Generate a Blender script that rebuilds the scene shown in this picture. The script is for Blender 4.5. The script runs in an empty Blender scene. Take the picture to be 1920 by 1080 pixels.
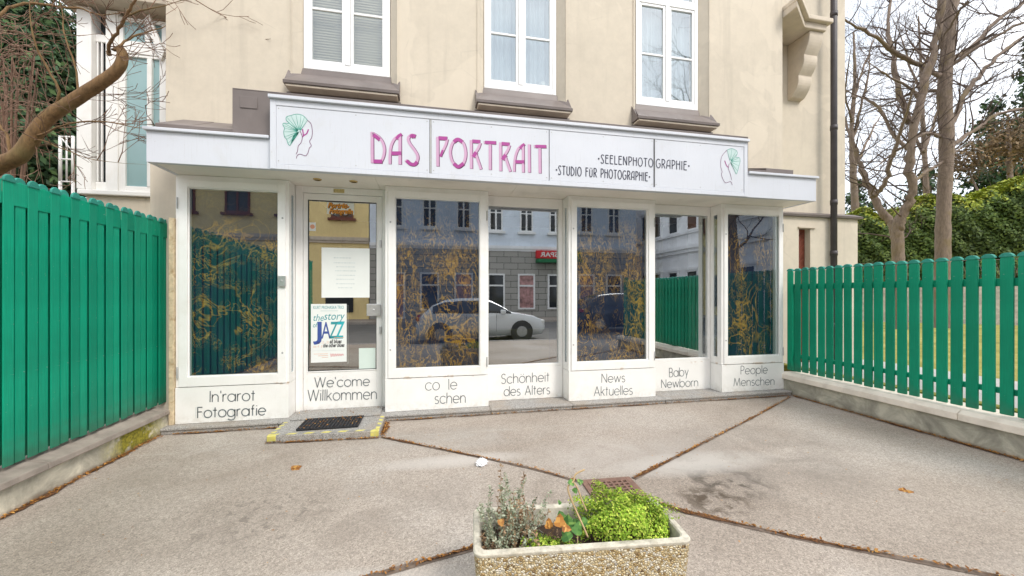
import bpy, bmesh, math, random
from mathutils import Vector, Matrix, noise
R = math.radians
PI = math.pi
S = bpy.context.scene
COL = S.collection

# ------------------------------------------------------------------ camera, sky, sun, exposure
F = 735.0; YH = 552.0; H = 1.45
PSI = math.atan(F / 3540.0)
CS, SN = math.cos(PSI), math.sin(PSI)
cam = bpy.data.cameras.new("camera"); cam.sensor_width = 36.0; cam.lens = 36.0 * F / 1920.0
cam.shift_y = (YH - 540.0) / 1920.0; cam.clip_start = 0.05; cam.clip_end = 600
co = bpy.data.objects.new("camera", cam); COL.objects.link(co)
co.location = (0, 0, H); co.rotation_euler = (R(90), 0, -PSI)
S.camera = co

W = bpy.data.worlds.new("World"); S.world = W; W.use_nodes = True
nt = W.node_tree; nt.nodes.clear()
SUN_EL, SUN_AZ = R(46), R(150)          # azimuth clockwise from +Y: behind the camera to the right
sky = nt.nodes.new("ShaderNodeTexSky"); sky.sky_type = 'NISHITA'; sky.sun_disc = False
sky.sun_elevation = SUN_EL; sky.sun_rotation = SUN_AZ; sky.air_density = 1.0; sky.dust_density = 2.0
tc = nt.nodes.new("ShaderNodeTexCoord")
nz = nt.nodes.new("ShaderNodeTexNoise"); nz.inputs['Scale'].default_value = 2.2; nz.inputs['Detail'].default_value = 6
mp = nt.nodes.new("ShaderNodeMapping"); mp.inputs['Scale'].default_value = (1, 1, 2.5)
nt.links.new(tc.outputs['Generated'], mp.inputs[0]); nt.links.new(mp.outputs[0], nz.inputs[0])
rp = nt.nodes.new("ShaderNodeValToRGB")
rp.color_ramp.elements[0].position = .3; rp.color_ramp.elements[0].color = (5.6, 6.1, 6.8, 1)
rp.color_ramp.elements[1].position = .7; rp.color_ramp.elements[1].color = (10.5, 10.5, 10.6, 1)
nt.links.new(nz.outputs[0], rp.inputs[0])
mx = nt.nodes.new("ShaderNodeMix"); mx.data_type = 'RGBA'; mx.inputs[0].default_value = .82
nt.links.new(sky.outputs[0], mx.inputs[6]); nt.links.new(rp.outputs[0], mx.inputs[7])
bg = nt.nodes.new("ShaderNodeBackground"); bg.inputs['Strength'].default_value = .1
out = nt.nodes.new("ShaderNodeOutputWorld")
nt.links.new(mx.outputs[2], bg.inputs[0]); nt.links.new(bg.outputs[0], out.inputs[0])

sl = bpy.data.lights.new("sun", 'SUN'); sl.energy = 1.12; sl.angle = R(18); sl.color = (1, .95, .88)
so = bpy.data.objects.new("sun", sl); COL.objects.link(so)
sd = Vector((math.sin(SUN_AZ) * math.cos(SUN_EL), math.cos(SUN_AZ) * math.cos(SUN_EL), math.sin(SUN_EL)))
so.rotation_euler = (-sd).to_track_quat('-Z', 'Y').to_euler(); so.location = (0, 0, 30)
S.view_settings.view_transform = 'Standard'; S.view_settings.look = 'None'
S.view_settings.exposure = 1.19; S.view_settings.gamma = 1.0
S.render.engine = 'CYCLES'
S.cycles.max_bounces = 8; S.cycles.transparent_max_bounces = 12

# ------------------------------------------------------------------ measuring the photograph on real planes
def AY(px, py, Y):
    dx = (px - 960) / F; t = Y / (CS - dx * SN)
    return Vector((t * (SN + dx * CS), Y, H + t * (YH - py) / F))
def AX(px, py, X):
    dx = (px - 960) / F; t = X / (SN + dx * CS)
    return Vector((X, t * (CS - dx * SN), H + t * (YH - py) / F))
def AZ(px, py, Z):
    dx = (px - 960) / F; t = (Z - H) * F / (YH - py)
    return Vector((t * (SN + dx * CS), t * (CS - dx * SN), Z))
def AT(px, py, t):
    dx = (px - 960) / F
    return Vector((t * (SN + dx * CS), t * (CS - dx * SN), H + t * (YH - py) / F))

# ------------------------------------------------------------------ materials
class NT:
    def __init__(s, name):
        s.m = bpy.data.materials.new(name); s.m.use_nodes = True; s.t = s.m.node_tree; s.t.nodes.clear()
        s.o = s.n("OutputMaterial"); s.p = s.n("BsdfPrincipled"); s.l(s.p.outputs[0], s.o.inputs[0])
        s.tc = s.n("TexCoord")
    def n(s, k, **kw):
        x = s.t.nodes.new("ShaderNode" + k)
        for a, b in kw.items(): setattr(x, a, b)
        return x
    def l(s, a, b): s.t.links.new(a, b)
    def noise(s, scale, detail=4, dist=0, rough=.55, stretch=None):
        x = s.n("TexNoise"); x.inputs['Scale'].default_value = scale; x.inputs['Detail'].default_value = detail
        x.inputs['Distortion'].default_value = dist; x.inputs['Roughness'].default_value = rough
        if stretch:
            m = s.n("Mapping"); m.inputs['Scale'].default_value = stretch; s.l(s.tc.outputs['Object'], m.inputs[0]); s.l(m.outputs[0], x.inputs[0])
        else: s.l(s.tc.outputs['Object'], x.inputs[0])
        return x.outputs[0]
    def voro(s, scale, feature='F1'):
        x = s.n("TexVoronoi", feature=feature); x.inputs['Scale'].default_value = scale
        s.l(s.tc.outputs['Object'], x.inputs[0]); return x
    def ramp(s, src, stops, interp='LINEAR'):
        x = s.n("ValToRGB"); cr = x.color_ramp; cr.interpolation = interp
        while len(cr.elements) < len(stops): cr.elements.new(.5)
        for e, (p, c) in zip(cr.elements, stops):
            e.position = p; e.color = (c, c, c, 1) if isinstance(c, (int, float)) else (*c, 1)
        s.l(src, x.inputs[0]); return x.outputs[0]
    def mix(s, fac, a, b, blend='MIX'):
        x = s.n("Mix", data_type='RGBA', blend_type=blend)
        for i, v in ((0, fac), (6, a), (7, b)):
            if isinstance(v, (int, float)): x.inputs[i].default_value = v if i == 0 else (v, v, v, 1)
            elif isinstance(v, tuple): x.inputs[i].default_value = (*v, 1)
            else: s.l(v, x.inputs[i])
        return x.outputs[2]
    def math(s, op, a, b=0.0, clamp=False):
        x = s.n("Math", operation=op, use_clamp=clamp)
        for i, v in ((0, a), (1, b)):
            if isinstance(v, (int, float)): x.inputs[i].default_value = v
            else: s.l(v, x.inputs[i])
        return x.outputs[0]
    def xyz(s):
        x = s.n("SeparateXYZ"); s.l(s.tc.outputs['Object'], x.inputs[0]); return x.outputs
    def bump(s, src, strength=.3, dist=.01):
        b = s.n("Bump"); b.inputs['Strength'].default_value = strength; b.inputs['Distance'].default_value = dist
        s.l(src, b.inputs['Height']); s.l(b.outputs[0], s.p.inputs['Normal'])
    def col(s, c):
        if isinstance(c, tuple): s.p.inputs['Base Color'].default_value = (*c, 1)
        else: s.l(c, s.p.inputs['Base Color'])
    def rough(s, r): s.p.inputs['Roughness'].default_value = r

def mat(name, c, rough=.6, var=.12, scale=6, bump=0, bscale=60, metal=0, spec=None, dirt=None, dscale=3, damt=.5):
    n = NT(name)
    lo = tuple(v * (1 - var) for v in c); hi = tuple(min(1, v * (1 + var)) for v in c)
    a = n.ramp(n.noise(scale, 6), [(.3, lo), (.7, hi)])
    if dirt:
        d = n.ramp(n.noise(dscale, 8, .4, .65), [(.5, 0.0), (.72, damt)])
        a = n.mix(d, a, dirt)
    n.col(a); n.rough(rough); n.p.inputs['Metallic'].default_value = metal
    if spec is not None: n.p.inputs['Specular IOR Level'].default_value = spec
    if bump: n.bump(n.noise(bscale, 4), bump, .004)
    return n.m

_c = NT("clear glass face"); _c.t.nodes.remove(_c.p); _t = _c.n("BsdfTransparent"); _t.inputs[0].default_value = (.96, .98, .97, 1); _c.l(_t.outputs[0], _c.o.inputs[0])
CLEAR = _c.m
def glass(name, fac=.5, tint=(.9, .95, 1), rough=0.0):
    n = NT(name); n.t.nodes.remove(n.p)
    g = n.n("BsdfGlossy"); g.inputs[0].default_value = (*tint, 1); g.inputs['Roughness'].default_value = rough
    b = n.n("Bump"); b.inputs['Strength'].default_value = .02; b.inputs['Distance'].default_value = .02
    n.l(n.noise(.9, 2), b.inputs['Height']); n.l(b.outputs[0], g.inputs['Normal'])
    t = n.n("BsdfTransparent"); t.inputs[0].default_value = (.94, .97, .96, 1)
    m = n.n("MixShader")
    lw = n.n("LayerWeight"); lw.inputs[0].default_value = .35
    f = n.math('ADD', n.math('MULTIPLY', lw.outputs['Fresnel'], .5), fac, True)
    n.l(f, m.inputs[0]); n.l(t.outputs[0], m.inputs[1]); n.l(g.outputs[0], m.inputs[2]); n.l(m.outputs[0], n.o.inputs[0])
    return n.m

M = {}
def plaster(name, c, stain):
    n = NT(name)
    a = n.ramp(n.noise(.7, 6), [(.3, tuple(v * .93 for v in c)), (.7, tuple(min(1, v * 1.05) for v in c))])
    b = n.ramp(n.noise(9, 6, 0, .7), [(.35, .94), (.7, 1.03)])
    a = n.mix(1.0, a, b, 'MULTIPLY')
    d = n.ramp(n.noise(1.6, 8, 1.2, .62), [(.54, 0.0), (.74, .55)])
    a = n.mix(d, a, stain)
    st = n.ramp(n.noise(3.0, 6, .2, .6, (3, 3, .22)), [(.53, 0.0), (.74, .34)])
    a = n.mix(st, a, tuple(v * .66 for v in c))
    pt = n.ramp(n.noise(.9, 3, .9, .5), [(.565, 0.0), (.58, .5)]); a = n.mix(pt, a, tuple(min(1, v * 1.09) for v in c))
    cr = n.voro(1.1, 'DISTANCE_TO_EDGE'); ck = n.math('MULTIPLY', n.ramp(cr.outputs['Distance'], [(.0, 1.0), (.006, 0.0)]), n.ramp(n.noise(1.7, 4), [(.52, 0.0), (.6, .22)]))
    a = n.mix(ck, a, tuple(v * .5 for v in c))
    n.col(a); n.rough(.9); n.bump(n.noise(140, 5, 0, .7), .25, .004)
    return n.m
M['cream'] = plaster("cream plaster", (.615, .545, .44), (.67, .595, .48))
M['creamtrim'] = mat("cream stone trim", (.60, .52, .42), .85, .1, 5, .2, 80, dirt=(.42, .35, .26), dscale=4, damt=.4)
M['ochre'] = mat("ochre board", (.38, .27, .12), .8, .2, 9, .2)
M['white'] = mat("white paint", (.80, .80, .795), .45, .03, 3, .03, 40, dirt=(.62, .59, .54), dscale=2.6, damt=.32)
M['whitepanel'] = mat("grey white sheet", (.615, .635, .685), .5, .03, 2, dirt=(.50, .505, .52), dscale=2.2, damt=.4)
n = NT("white window frame"); x, y, z = n.xyz()
a = n.ramp(n.noise(4, 6), [(.3, (.85, .835, .805)), (.7, (.90, .885, .86))])
d = n.ramp(n.noise(3.2, 8, .4, .65), [(.54, 0.0), (.74, .25)]); a = n.mix(d, a, (.62, .56, .46))
d = n.ramp(n.noise(13, 6, .1, .6, (13, 13, .6)), [(.58, 0.0), (.8, .22)]); a = n.mix(d, a, (.55, .50, .42))
d = n.math('MULTIPLY', n.math('SUBTRACT', 1.0, n.math('DIVIDE', n.math('SUBTRACT', z, .06), .13), True), n.ramp(n.noise(17, 7, .2, .65), [(.42, 0.0), (.7, .5)])); a = n.mix(d, a, (.46, .40, .32))
d = n.math('MULTIPLY', n.math('SUBTRACT', 1.0, n.math('DIVIDE', n.math('ABSOLUTE', n.math('SUBTRACT', z, .462)), .022), True), n.ramp(n.noise(7, 5), [(.58, 0.0), (.64, .75)])); a = n.mix(d, a, (.45, .27, .12))
n.col(a); n.rough(.42); n.bump(n.noise(40, 4), .04, .004); M['frame'] = n.m
M['pvc'] = mat("white upvc", (.82, .82, .81), .35, .02, 4)
n = NT("sign sheet"); a = n.ramp(n.noise(1.5, 5), [(.3, (.585, .605, .655)), (.7, (.63, .65, .70))])
d = n.ramp(n.noise(9, 6, .1, .6, (9, 9, .5)), [(.56, 0.0), (.8, .4)]); a = n.mix(d, a, (.44, .43, .42))
d = n.ramp(n.noise(2.4, 8, .5, .65), [(.55, 0.0), (.72, .35)]); a = n.mix(d, a, (.50, .49, .47))
d = n.ramp(n.noise(45, 3), [(.72, 0.0), (.76, .5)]); a = n.mix(d, a, (.40, .38, .35)); n.col(a); n.rough(.45); n.bump(n.noise(1.3, 2), .06, .02); M['whitepanel'] = n.m
M['soffit'] = mat("soffit sheet", (.86, .81, .74), .5, .06, 1.4, dirt=(.45, .42, .36), dscale=1.5, damt=.4)
M['brownsheet'] = mat("brown sheet metal", (.165, .138, .128), .5, .12, 3, .08, 30, dirt=(.24, .21, .20), dscale=3, damt=.4)
M['grey'] = mat("grey metal", (.42, .42, .41), .45, .1, 20)
M['darkgrey'] = mat("dark rubber strip", (.05, .05, .05), .6, .1, 20)
M['brass'] = mat("brass ring", (.55, .38, .14), .35, .1, 20, metal=.8)
M['steel'] = mat("brushed steel", (.6, .6, .6), .35, .08, 30, metal=.7)
M['pipe'] = mat("dark downpipe", (.050, .043, .045), .5, .25, 7, .05, 30)
M['redwood'] = mat("red brown wood", (.17, .042, .022), .5, .25, 8, .1, 50)
M['granite'] = None
n = NT("granite"); v = n.voro(170); c = n.ramp(v.outputs['Color'], [(.1, (.12, .115, .11)), (.45, (.30, .285, .27)), (.9, (.5, .48, .45))])
d = n.ramp(n.noise(3, 7, .5), [(.45, 0.0), (.75, .6)]); c = n.mix(d, c, (.33, .26, .19)); n.col(c); n.rough(.75); M['granite'] = n.m
def fencegreen(name, c):
    n = NT(name); a = n.ramp(n.noise(2.2, 5), [(.3, tuple(v * .80 for v in c)), (.7, tuple(v * 1.15 for v in c))])
    oi = n.n("ObjectInfo"); a = n.mix(1.0, a, n.ramp(oi.outputs['Random'], [(0, .82), (1, 1.12)]), 'MULTIPLY')
    g = n.ramp(n.noise(40, 4, 0, .6, (4, 4, .12)), [(.42, 0.0), (.75, .5)])
    a = n.mix(g, a, tuple(v * .6 for v in c))
    w = n.ramp(n.noise(38, 3), [(.70, 0.0), (.74, .5)]); a = n.mix(w, a, (.22, .36, .30))
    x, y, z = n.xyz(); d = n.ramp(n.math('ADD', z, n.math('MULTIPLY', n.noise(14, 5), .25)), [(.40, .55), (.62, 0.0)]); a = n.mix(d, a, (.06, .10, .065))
    f = n.ramp(n.noise(1.1, 6, .4, .65), [(.5, 0.0), (.75, .35)]); a = n.mix(f, a, (.05, .30, .21))
    n.col(a); n.rough(.55); n.p.inputs['Specular IOR Level'].default_value = .25; n.bump(n.noise(30, 4, 0, .6, (5, 5, .12)), .25, .003); return n.m
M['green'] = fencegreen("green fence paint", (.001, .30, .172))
M['greencap'] = fencegreen("weathered green paint", (.035, .27, .21))
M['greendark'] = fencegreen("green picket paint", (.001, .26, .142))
M['pot'] = mat("cast concrete", (.56, .52, .43), .9, .25, 30, .8, 110, dirt=(.30, .26, .18), dscale=16, damt=.75)
# exposed-aggregate concrete of the planter
n = NT("pebble aggregate"); v = n.voro(95)
c = n.ramp(v.outputs['Color'], [(.05, (.16, .095, .045)), (.2, (.42, .28, .11)), (.4, (.60, .46, .24)), (.6, (.74, .64, .44)), (.8, (.80, .74, .62)), (.95, (.46, .43, .38))])
e = n.voro(95, 'DISTANCE_TO_EDGE'); ed = n.ramp(e.outputs['Distance'], [(.0, .42), (.12, 1.12)])
n.col(n.mix(1.0, c, ed, 'MULTIPLY')); n.rough(.55)
n.bump(n.ramp(e.outputs['Distance'], [(0, 0.0), (.35, 1.0)]), .8, .008); M['pebble'] = n.m
# coping stone and stained low walls
def wallmat(name, base, moss):
    n = NT(name)
    a = n.ramp(n.noise(3.2, 8, .6, .65), [(.34, tuple(v * .62 for v in base)), (.5, base), (.62, tuple(min(1, v * 1.5) for v in base))])
    x, y, z = n.xyz()
    if moss:
        my = n.math('SUBTRACT', 1.0, n.math('DIVIDE', n.math('ABSOLUTE', n.math('SUBTRACT', y, 4.35)), .45), True)
        m = n.math('MULTIPLY', my, n.ramp(n.noise(9, 6), [(.34, 0.0), (.48, 1.6)]), True)
        a = n.mix(m, a, n.ramp(n.noise(40, 4), [(.35, (.14, .13, .012)), (.65, (.36, .31, .03))]))
    d = n.ramp(n.math('ADD', z, n.math('MULTIPLY', n.noise(12, 5), .06)), [(.03, .75), (.075, 0.0)])
    a = n.mix(d, a, (.16, .09, .045))
    n.col(a); n.rough(.9); n.bump(n.noise(28, 8, .3, .65), .5, .012); return n.m
M['lwall'] = wallmat("stained plinth plaster left", (.56, .52, .42), True)
M['rwall'] = wallmat("stained plinth plaster right", (.37, .35, .285), False)
M['lcoping'] = mat("weathered grey coping", (.31, .265, .225), .85, .22, 7, .35, 30, dirt=(.14, .11, .09), dscale=5, damt=.6)
M['rcoping'] = mat("pale stone coping", (.78, .70, .60), .8, .1, 5, .2, 50, dirt=(.44, .37, .29), dscale=4, damt=.5)
# asphalt of the forecourt
n = NT("forecourt asphalt"); x, y, z = n.xyz()
a = n.ramp(n.noise(.55, 6, .3), [(.32, (.285, .238, .196)), (.5, (.370, .318, .270)), (.68, (.44, .395, .35))])
sp = n.ramp(n.noise(135, 5, 0, .78), [(.36, .58), (.5, 1.0), (.64, 1.40)]); a = n.mix(1.0, a, sp, 'MULTIPLY')
sp2 = n.ramp(n.voro(85).outputs['Color'], [(0, .72), (1, 1.26)]); a = n.mix(1.0, a, sp2, 'MULTIPLY')
def spot(cx, cy, rx, ry, noise_s, lo, hi):
    dx = n.math('DIVIDE', n.math('SUBTRACT', x, cx), rx); dy = n.math('DIVIDE', n.math('SUBTRACT', y, cy), ry)
    r2 = n.math('ADD', n.math('MULTIPLY', dx, dx), n.math('MULTIPLY', dy, dy))
    f = n.math('SUBTRACT', 1.0, r2, True)
    return n.math('MULTIPLY', f, n.ramp(n.noise(noise_s, 7, .6, .65), [(lo, 0.0), (hi, 1.0)]), True)
for (cx, cy, rx, ry, s_, lo, hi, c_, k) in (
        (2.25, 2.66, .42, .34, 7.0, .46, .57, (.05, .04, .03), .9), (1.95, 2.42, .30, .24, 8, .45, .55, (.055, .036, .02), .9),
        (-1.05, 2.85, .5, .5, 15, .55, .61, (.13, .113, .097), .6), (2.9, 3.0, 1.3, .9, 1.5, .35, .62, (.20, .175, .15), .75),
        (.75, 2.75, .6, .4, 2.6, .42, .68, (.20, .165, .13), .65), (-.6, 2.8, 1.6, .5, 1.6, .42, .7, (.21, .175, .145), .7),
        (-1.9, 3.9, .9, .8, 1.8, .4, .7, (.23, .185, .145), .75), (.3, 4.0, 1.2, .35, 1.6, .38, .66, (.42, .40, .37), .6),
        (-.7, 1.98, 1.1, .25, 1.5, .2, .45, (.55, .51, .47), .85), (.2, 3.45, .75, .16, 2, .2, .5, (.52, .48, .44), .8), (2.2, 2.98, .9, .25, 2, .25, .5, (.52, .49, .45), .7), (1.7, 3.3, 1.2, .5, 1.5, .3, .6, (.47, .43, .39), .6), (2.6, 1.0, 1.6, .7, 1.5, .3, .6, (.45, .41, .37), .6), (1.0, 2.25, .5, .3, 3, .4, .6, (.18, .14, .105), .7)):
    a = n.mix(n.math('MULTIPLY', spot(cx, cy, rx, ry, s_, lo, hi), k), a, c_)
# pale seam of the old slab edge a little in front of the shopfront
seam = n.math('ABSOLUTE', n.math('SUBTRACT', n.math('ADD', y, n.math('MULTIPLY', n.noise(1.3, 3), .12)), 4.2))
a = n.mix(n.math('MULTIPLY', n.ramp(seam, [(.0, 1.0), (.018, 0.0)]), n.ramp(n.noise(2.2, 4), [(.42, 0.0), (.7, .5)])), a, (.50, .47, .43))
fl = n.ramp(n.noise(60, 2, .5), [(.70, 0.0), (.73, .8)]); a = n.mix(fl, a, (.10, .07, .045))
n.col(a); n.rough(.85); n.p.inputs['Specular IOR Level'].default_value = .3
n.bump(n.noise(230, 3, 0, .7), .45, .004); M['asphalt'] = n.m
M['road'] = mat("road asphalt", (.14, .135, .13), .85, .15, 2, .3, 150)
M['litterbed'] = None
n = NT("leaf litter bed"); v = n.voro(140); c = n.ramp(v.outputs['Color'], [(.1, (.035, .018, .010)), (.5, (.16, .065, .022)), (.8, (.26, .115, .036)), (1, (.07, .04, .022))])
n.col(c); n.rough(.9); n.bump(v.outputs['Distance'], .8, .01); M['litterbed'] = n.m
M['channel'] = mat("worn channel setts", (.17, .125, .095), .8, .3, 14, .4, 40, dirt=(.09, .05, .03), dscale=9, damt=.6)
M['rust'] = mat("rusty cast iron", (.20, .115, .085), .7, .25, 30, .3, 80)
M['black'] = mat("black void", (.008, .008, .008), .9, .0)
M['matrubber'] = mat("black mat", (.018, .018, .022), .7, .2, 30, .2)
M['yellow'] = mat("yellow tape", (.62, .55, .14), .6, .2, 20, dirt=(.40, .37, .28), dscale=22, damt=.9)
M['paper'] = mat("white paper", (.80, .82, .79), .8, .02, 6)
M['paper2'] = mat("pale green paper", (.66, .76, .70), .8, .03, 6)
M['ink'] = mat("faded grey ink", (.62, .67, .66), .8, .1, 9)
M['letter'] = mat("worn grey lettering", (.13, .15, .16), .7, .2, 30, dirt=(.42, .44, .45), dscale=42, damt=.25)
M['navy'] = mat("dark blue lettering", (.025, .028, .055), .6, .2, 60, dirt=(.4, .42, .48), dscale=60, damt=.4)
M['magenta'] = mat("magenta lettering", (.36, .04, .25), .5, .05, 6)
M['pink'] = mat("pale pink lettering", (.56, .33, .49), .5, .05, 6)
M['plum'] = mat("plum outline", (.17, .045, .13), .5, .1, 6)
M['teal'] = mat("teal line", (.05, .30, .23), .6, .1, 6)
M['mint'] = mat("mint wash", (.50, .63, .615), .7, .08, 12)
M['orange'] = mat("orange lettering", (.75, .30, .03), .5, .15, 20)
M['brownink'] = mat("brown shadow lettering", (.10, .04, .015), .5, .1, 20)
M['cyan'] = mat("cyan ink", (.03, .42, .48), .5, .05, 6)
M['blueink'] = mat("blue ink", (.05, .09, .32), .5, .05, 6)
M['tealink'] = mat("teal ink", (.03, .30, .33), .5, .05, 6)
M['redink'] = mat("red ink", (.62, .06, .09), .5, .05, 6)
M['salmon'] = mat("salmon sticker", (.78, .36, .22), .5, .05, 6)
M['blackink'] = mat("black ink", (.03, .03, .035), .5, .05, 6)
M['peach'] = mat("peach ink", (.78, .52, .42), .6, .05, 6)
# black display cloth with ochre brush strokes
def strands(name, seed, dens=.5, stretch=(1, 1, .55)):
    n = NT(name); n.tc = n.tc
    mp = n.n("Mapping"); mp.inputs['Location'].default_value = (seed * 3.7, seed * 1.3, seed * 2.1); mp.inputs['Scale'].default_value = stretch
    n.l(n.tc.outputs['Object'], mp.inputs[0])
    def ridge(scale, dist, w0, w1):
        t = n.n("TexNoise"); t.inputs['Scale'].default_value = scale; t.inputs['Detail'].default_value = 3; t.inputs['Distortion'].default_value = dist
        n.l(mp.outputs[0], t.inputs[0])
        return n.ramp(n.math('ABSOLUTE', n.math('SUBTRACT', t.outputs[0], .5)), [(w0, 1.0), (w1, 0.0)])
    def blot(scale, lo, hi):
        t = n.n("TexNoise"); t.inputs['Scale'].default_value = scale; t.inputs['Detail'].default_value = 4
        n.l(mp.outputs[0], t.inputs[0]); return n.ramp(t.outputs[0], [(lo, 0.0), (hi, 1.0)])
    a = n.math('MULTIPLY', ridge(3.2, 1.8, .0, .03), blot(2.0, .42, .6))
    b = n.math('MULTIPLY', ridge(9, 2.0, .0, .040), blot(3.1, dens - .01, dens + .12))
    c = n.math('MULTIPLY', ridge(27, 1.4, .0, .06), blot(4.0, dens + .02, dens + .16))
    x, y, z = n.xyz(); zz = n.math('SUBTRACT', 1.0, n.math('MULTIPLY', n.math('SUBTRACT', n.math('ADD', z, n.math('MULTIPLY', n.noise(5, 3), .5)), 2.25 if seed == 1 else 2.4), 3.0), True)  # strokes fade upward: the pane's bright reflection is painted into the cloth
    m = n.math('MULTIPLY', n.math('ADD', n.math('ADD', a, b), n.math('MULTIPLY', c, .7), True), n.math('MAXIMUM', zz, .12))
    g = n.ramp(n.noise(30, 4), [(.3, (.42, .20, .03)), (.7, (.88, .50, .10))])
    base = n.ramp(n.noise(3, 4), [(.35, (.010, .018, .055)), (.7, (.024, .040, .095))])
    n.col(n.mix(m, base, g)); n.rough(.75); n.p.inputs['Specular IOR Level'].default_value = .15; return n.m
M['pane'] = glass("display glass", .155, (.86, .93, 1.0))
M['pane2'] = glass("shop window glass", .50, (.95, .98, 1.0))
M['paneup'] = glass("upper window glass", .30, (.85, .92, .97))
M['curtain'] = mat("net curtain", (.62, .68, .70), .9, .06, 3)
M['paneblind'] = glass("blind window glass", .16, (.85, .92, .97))
M['blind'] = mat("slatted blind", (.62, .55, .44), .7, .06, 3)
M['teal_glass'] = mat("frosted teal glass", (.30, .455, .47), .12, .08, 1.2)
M['darkglass'] = mat("dark window glass", (.03, .035, .04), .05, .1, 1.5)
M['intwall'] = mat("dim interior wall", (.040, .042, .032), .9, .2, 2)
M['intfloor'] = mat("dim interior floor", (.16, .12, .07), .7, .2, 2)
M['olive'] = mat("olive curtain", (.15, .145, .04), .9, .2, 3)
M['soil'] = mat("dark soil", (.045, .026, .016), .95, .4, 30, .8, 40)
M['bark'] = None
def barkmat(name, c, moss, ms=2.5):
    n = NT(name)
    a = n.ramp(n.noise(9, 8, .3, .7, (3, 3, .6)), [(.3, tuple(v * .55 for v in c)), (.5, c), (.72, tuple(min(1, v * 1.4) for v in c))])
    m = n.ramp(n.noise(ms, 5), [(.5, 0.0), (.68, .7)]); a = n.mix(m, a, moss)
    n.col(a); n.rough(.9); n.bump(n.noise(16, 8, .2, .7, (3, 3, .6)), .7, .02); return n.m
M['bark'] = barkmat("grey brown bark", (.20, .150, .115), (.17, .125, .045), 1.6)
M['barkwarm'] = barkmat("warm brown bark", (.20, .115, .05), (.20, .15, .06))
M['twig'] = mat("twig bark", (.105, .074, .06), .9, .25, 3)
M['twigred'] = mat("reddish twig", (.21, .125, .085), .9, .3, 2)
def leafmat(name, lo, mid, hi, s=1.2):
    n = NT(name)
    g = n.n("NewGeometry")
    a = n.ramp(g.outputs['Random Per Island'], [(.0, lo), (.55, mid), (1, hi)])
    b = n.ramp(n.noise(s, 3), [(.3, .65), (.7, 1.35)]); a = n.mix(1.0, a, b, 'MULTIPLY')
    n.col(a); n.rough(.6); n.p.inputs['Specular IOR Level'].default_value = .25; return n.m
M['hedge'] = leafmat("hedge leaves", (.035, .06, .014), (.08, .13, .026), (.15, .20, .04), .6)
M['hedgelit'] = leafmat("sunlit hedge leaves", (.20, .26, .03), (.33, .38, .05), (.46, .46, .08), .8)  # yellower copy of the leaves, light on the hedge top painted in
M['fir'] = leafmat("dark conifer needles", (.014, .036, .014), (.035, .075, .03), (.07, .125, .04), .7)
M['rusty'] = leafmat("rusty foliage", (.10, .065, .03), (.17, .11, .05), (.24, .16, .08), .6)
M['bush'] = leafmat("bright green leaves", (.12, .22, .015), (.27, .42, .03), (.52, .58, .10), 9)
M['heath'] = leafmat("grey green sprigs", (.17, .20, .12), (.31, .35, .25), (.46, .48, .36), 7)
M['heathdry'] = leafmat("dry brown sprigs", (.20, .12, .065), (.33, .21, .12), (.45, .32, .20), 9)
M['ivy'] = leafmat("ivy leaves", (.04, .12, .03), (.09, .21, .05), (.20, .34, .08), 6)
M['deadleaf'] = leafmat("dead leaves", (.16, .06, .015), (.34, .15, .035), (.48, .26, .07), 6)
M['stem'] = mat("pale stem", (.50, .36, .20), .8, .15, 30)
M['tissue'] = mat("crumpled tissue", (.86, .87, .90), .9, .02, 6)
M['lawn'] = None
n = NT("winter lawn"); a = n.ramp(n.noise(1.2, 8, .2, .7), [(.3, (.12, .13, .02)), (.5, (.27, .25, .045)), (.7, (.38, .34, .12))])
b = n.ramp(n.noise(60, 4), [(.3, .6), (.7, 1.3)]); n.col(n.mix(1.0, a, b, 'MULTIPLY')); n.rough(.95); M['lawn'] = n.m
M['garden'] = mat("garden soil", (.10, .075, .045), .95, .3, 3, .4, 30)
M['slab'] = mat("pale paving slab", (.45, .44, .41), .85, .1, 3, .2, 40)
M['stone'] = mat("rough garden wall", (.42, .39, .34), .9, .3, 7, .6, 18)
M['wire'] = mat("rusty wire", (.16, .12, .10), .7, .1, 9)

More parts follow.
